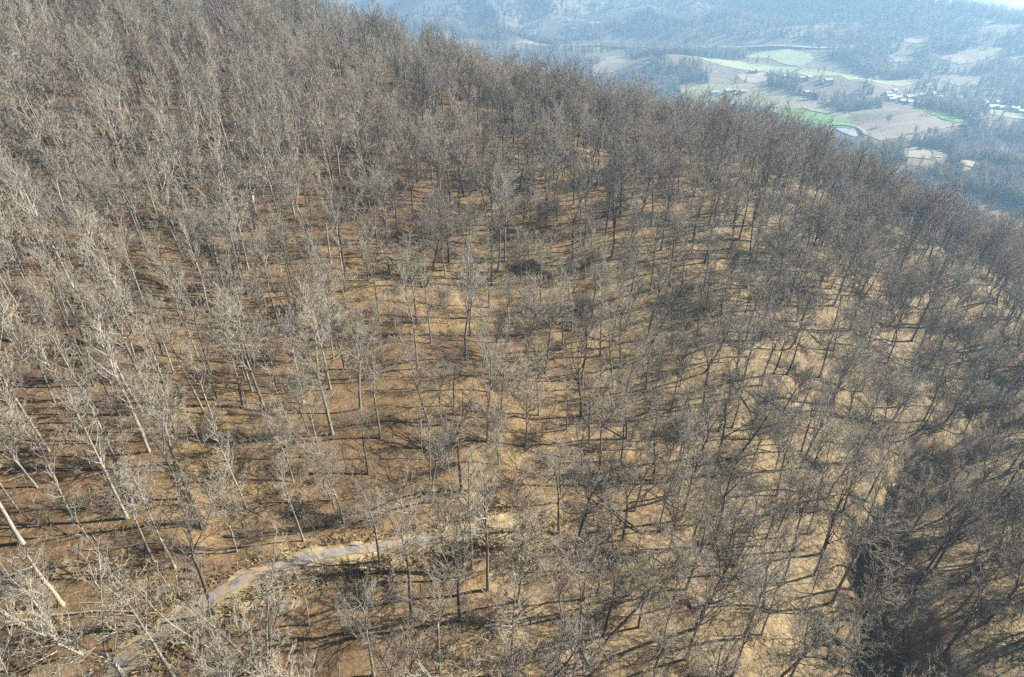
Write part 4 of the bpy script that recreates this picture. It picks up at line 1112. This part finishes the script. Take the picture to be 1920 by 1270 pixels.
# ---------------------------------------------------------------- barn, houses, field trees, conifers
M['metal_roof'] = plain_mat('white_metal_roof', (0.32, 0.315, 0.31), (0.40, 0.395, 0.39), 0.2, rough=0.6)
M['barn_wall'] = plain_mat('barn_wall', (0.26, 0.23, 0.20), (0.36, 0.32, 0.28), 0.3)
M['white_wall'] = plain_mat('white_house_wall', (0.28, 0.275, 0.265), (0.37, 0.36, 0.35), 0.2)
M['grey_roof'] = plain_mat('grey_house_roof', (0.42, 0.42, 0.43), (0.58, 0.58, 0.58), 0.4)
M['dark_glass'] = plain_mat('window_glass', (0.05, 0.06, 0.07), (0.09, 0.10, 0.11), 0.4, rough=0.2)
def box(g_, x0, x1, y0, y1, z0, z1, mi=0):
    b = len(g_.v); g_.v += [np.array(p) for p in ((x0, y0, z0), (x1, y0, z0), (x1, y1, z0), (x0, y1, z0), (x0, y0, z1), (x1, y0, z1), (x1, y1, z1), (x0, y1, z1))]
    for f in ((3, 2, 1, 0), (4, 5, 6, 7), (0, 1, 5, 4), (1, 2, 6, 5), (2, 3, 7, 6), (3, 0, 4, 7)): g_.f.append(tuple(b+k for k in f)); g_.m.append(mi)
def gable_roof(g_, L, W, z0, rise, over, th=0.25):
    x0, x1 = -L/2-over, L/2+over
    for s in (-1, 1):
        b = len(g_.v); e = s*(W/2+over); ze = z0-rise*over/(W/2)
        pr = [(e, ze), (0, z0+rise), (0, z0+rise-th), (e, ze-th)]
        for x in (x0, x1): g_.v += [np.array((x, y, z)) for y, z in pr]
        for f in ((0, 1, 5, 4), (1, 2, 6, 5), (2, 3, 7, 6), (3, 0, 4, 7), (0, 3, 2, 1), (4, 5, 6, 7)): g_.f.append(tuple(b+k for k in f)); g_.m.append(0)
def flat_mesh(g_, name, mats): return mesh_from(name, g_.v, g_.f, mats, g_.m)
def gable_walls(g_, L, W, hgt, rise):
    b = len(g_.v)
    for x in (-L/2, L/2): g_.v += [np.array((x, y, z)) for y, z in ((-W/2, -1.5), (W/2, -1.5), (W/2, hgt), (0, hgt+rise-0.3), (-W/2, hgt))]
    for f in ((4, 3, 2, 1, 0), (5, 6, 7, 8, 9), (0, 1, 6, 5), (1, 2, 7, 6), (4, 0, 5, 9)): g_.f.append(tuple(b+k for k in f)); g_.m.append(0)
(x0, y0), (x1, y1) = BARN
bx, by = (x0+x1)/2, (y0+y1)/2; ang = math.atan2(y1-y0, x1-x0); L = math.hypot(x1-x0, y1-y0)
gz = float(polar_height(np.array([bx]), np.array([by]))[0])+2.0
root = empty('barn', (bx, by, gz), ang)
tag(root, 'long low barn with white metal roof on the green knoll', 'barn')
g_ = Geo(); gable_walls(g_, L, 18, 5.0, 4.5); link('wall', flat_mesh(g_, 'wall', [M['barn_wall']]), root)
g_ = Geo(); gable_roof(g_, L, 18, 5.0, 4.5, 1.0); link('roof', flat_mesh(g_, 'roof', [M['metal_roof']]), root)
for s in (-1, 1):
    g_ = Geo(); box(g_, s*L/2-0.12, s*L/2+0.12, -2.5, 2.5, -1.0, 4.2); link('door', flat_mesh(g_, 'door', [M['metal_roof']]), root)

hp = []
for v in range(3):
    Lh, Wh, hh, rise = [(14, 9, 3.4, 2.6), (22, 10, 3.6, 2.4), (11, 8, 5.6, 2.8)][v]
    gw, gr_ = Geo(), Geo(); gable_walls(gw, Lh, Wh, hh, rise); gable_roof(gr_, Lh, Wh, hh, rise, 0.5)
    hp.append((flat_mesh(gw, 'wall', [M['white_wall']]), flat_mesh(gr_, 'roof', [M['metal_roof'] if v != 2 else M['grey_roof']])))
hz = height(hs[:, 0], hs[:, 1]); hpx, hpy, _ = view_px(hs[:, 0], hs[:, 1], hz)
def hplace(k):
    x, y = hs[k]; r = math.hypot(x, y)
    if r > 2300: return 'on the foothills beyond the highway'
    if x > 770 and 1170 < y < 1450: return 'in the valley village'
    if y > 1400 and x < 830: return 'beside the long pale green field'
    if y > 1400: return 'at the dark wood beyond the fields'
    return 'around the green barn knoll'
HL = ['white low house', 'long white roofed shed', 'grey roofed white house']
hv = [(k*7+3) % 3 for k in range(len(hs))]
hlab = unique_labels([(k, HL[hv[k]], hplace(k), hpx[k]) for k in range(len(hs))])
for k in range(len(hs)):
    x, y = hs[k]; z = float(polar_height(np.array([x]), np.array([y]))[0])+1.5
    root = empty('house', (x, y, z), 0.35+0.5*((k*37 % 11)/11-0.5)); sc = 1.0 if math.hypot(x, y) < 2000 else 1.1
    root.scale = (sc,)*3
    tag(root, hlab[k], 'house', 'white houses and sheds of the valley')
    link('wall', hp[hv[k]][0], root); link('roof', hp[hv[k]][1], root)

fts = [far_tree(700+k, 15, 34, 12, 0.8) for k in range(2)]
FTL = ['bare tree alone in the brown fallow field, the left of a pair', 'bare tree alone in the brown fallow field, the right of a pair', 'bare tree on the lower edge of the fallow field, leftmost', 'bare tree on the lower edge of the fallow field, middle one', 'bare tree on the lower edge of the fallow field, rightmost']
for k, (x, y) in enumerate(FIELD_TREES):
    z = float(polar_height(np.array([float(x)]), np.array([float(y)]))[0])+0.8
    tag(tag_o := link('field_tree', fts[k % 2]), FTL[k], 'tree', 'bare trees standing in the fallow field'); tag_o.location = (x, y, z); tag_o.rotation_euler.z = k*1.7; tag_o.scale = (1.1,)*3
cpx = [float(view_px(np.array(float(x)), np.array(float(y)), np.array(-200.0))[0]) for x, y in CONIFERS]
cl = unique_labels([(k, 'dark green conifer', 'below the fallow field' if y < 960 else 'near the valley houses', cpx[k]) for k, (x, y) in enumerate(CONIFERS)])
g_ = Geo(); g_.tube([np.array((0, 0, -1.0)), np.array((0, 0, 8.0)), np.array((0, 0, 15.8))], [0.3, 0.2, 0.0], 5, 0); ctr = g_.mesh('trunk', [M['bark_dark']])
for k, (x, y) in enumerate(CONIFERS):
    root = empty('conifer', (x, y, float(polar_height(np.array([float(x)]), np.array([float(y)]))[0])), k*1.1); root.scale = (1.1,)*3
    tag(root, cl[k], 'tree', 'dark conifers of the valley')
    link('trunk', ctr, root); link('foliage', cm[k % 2], root)
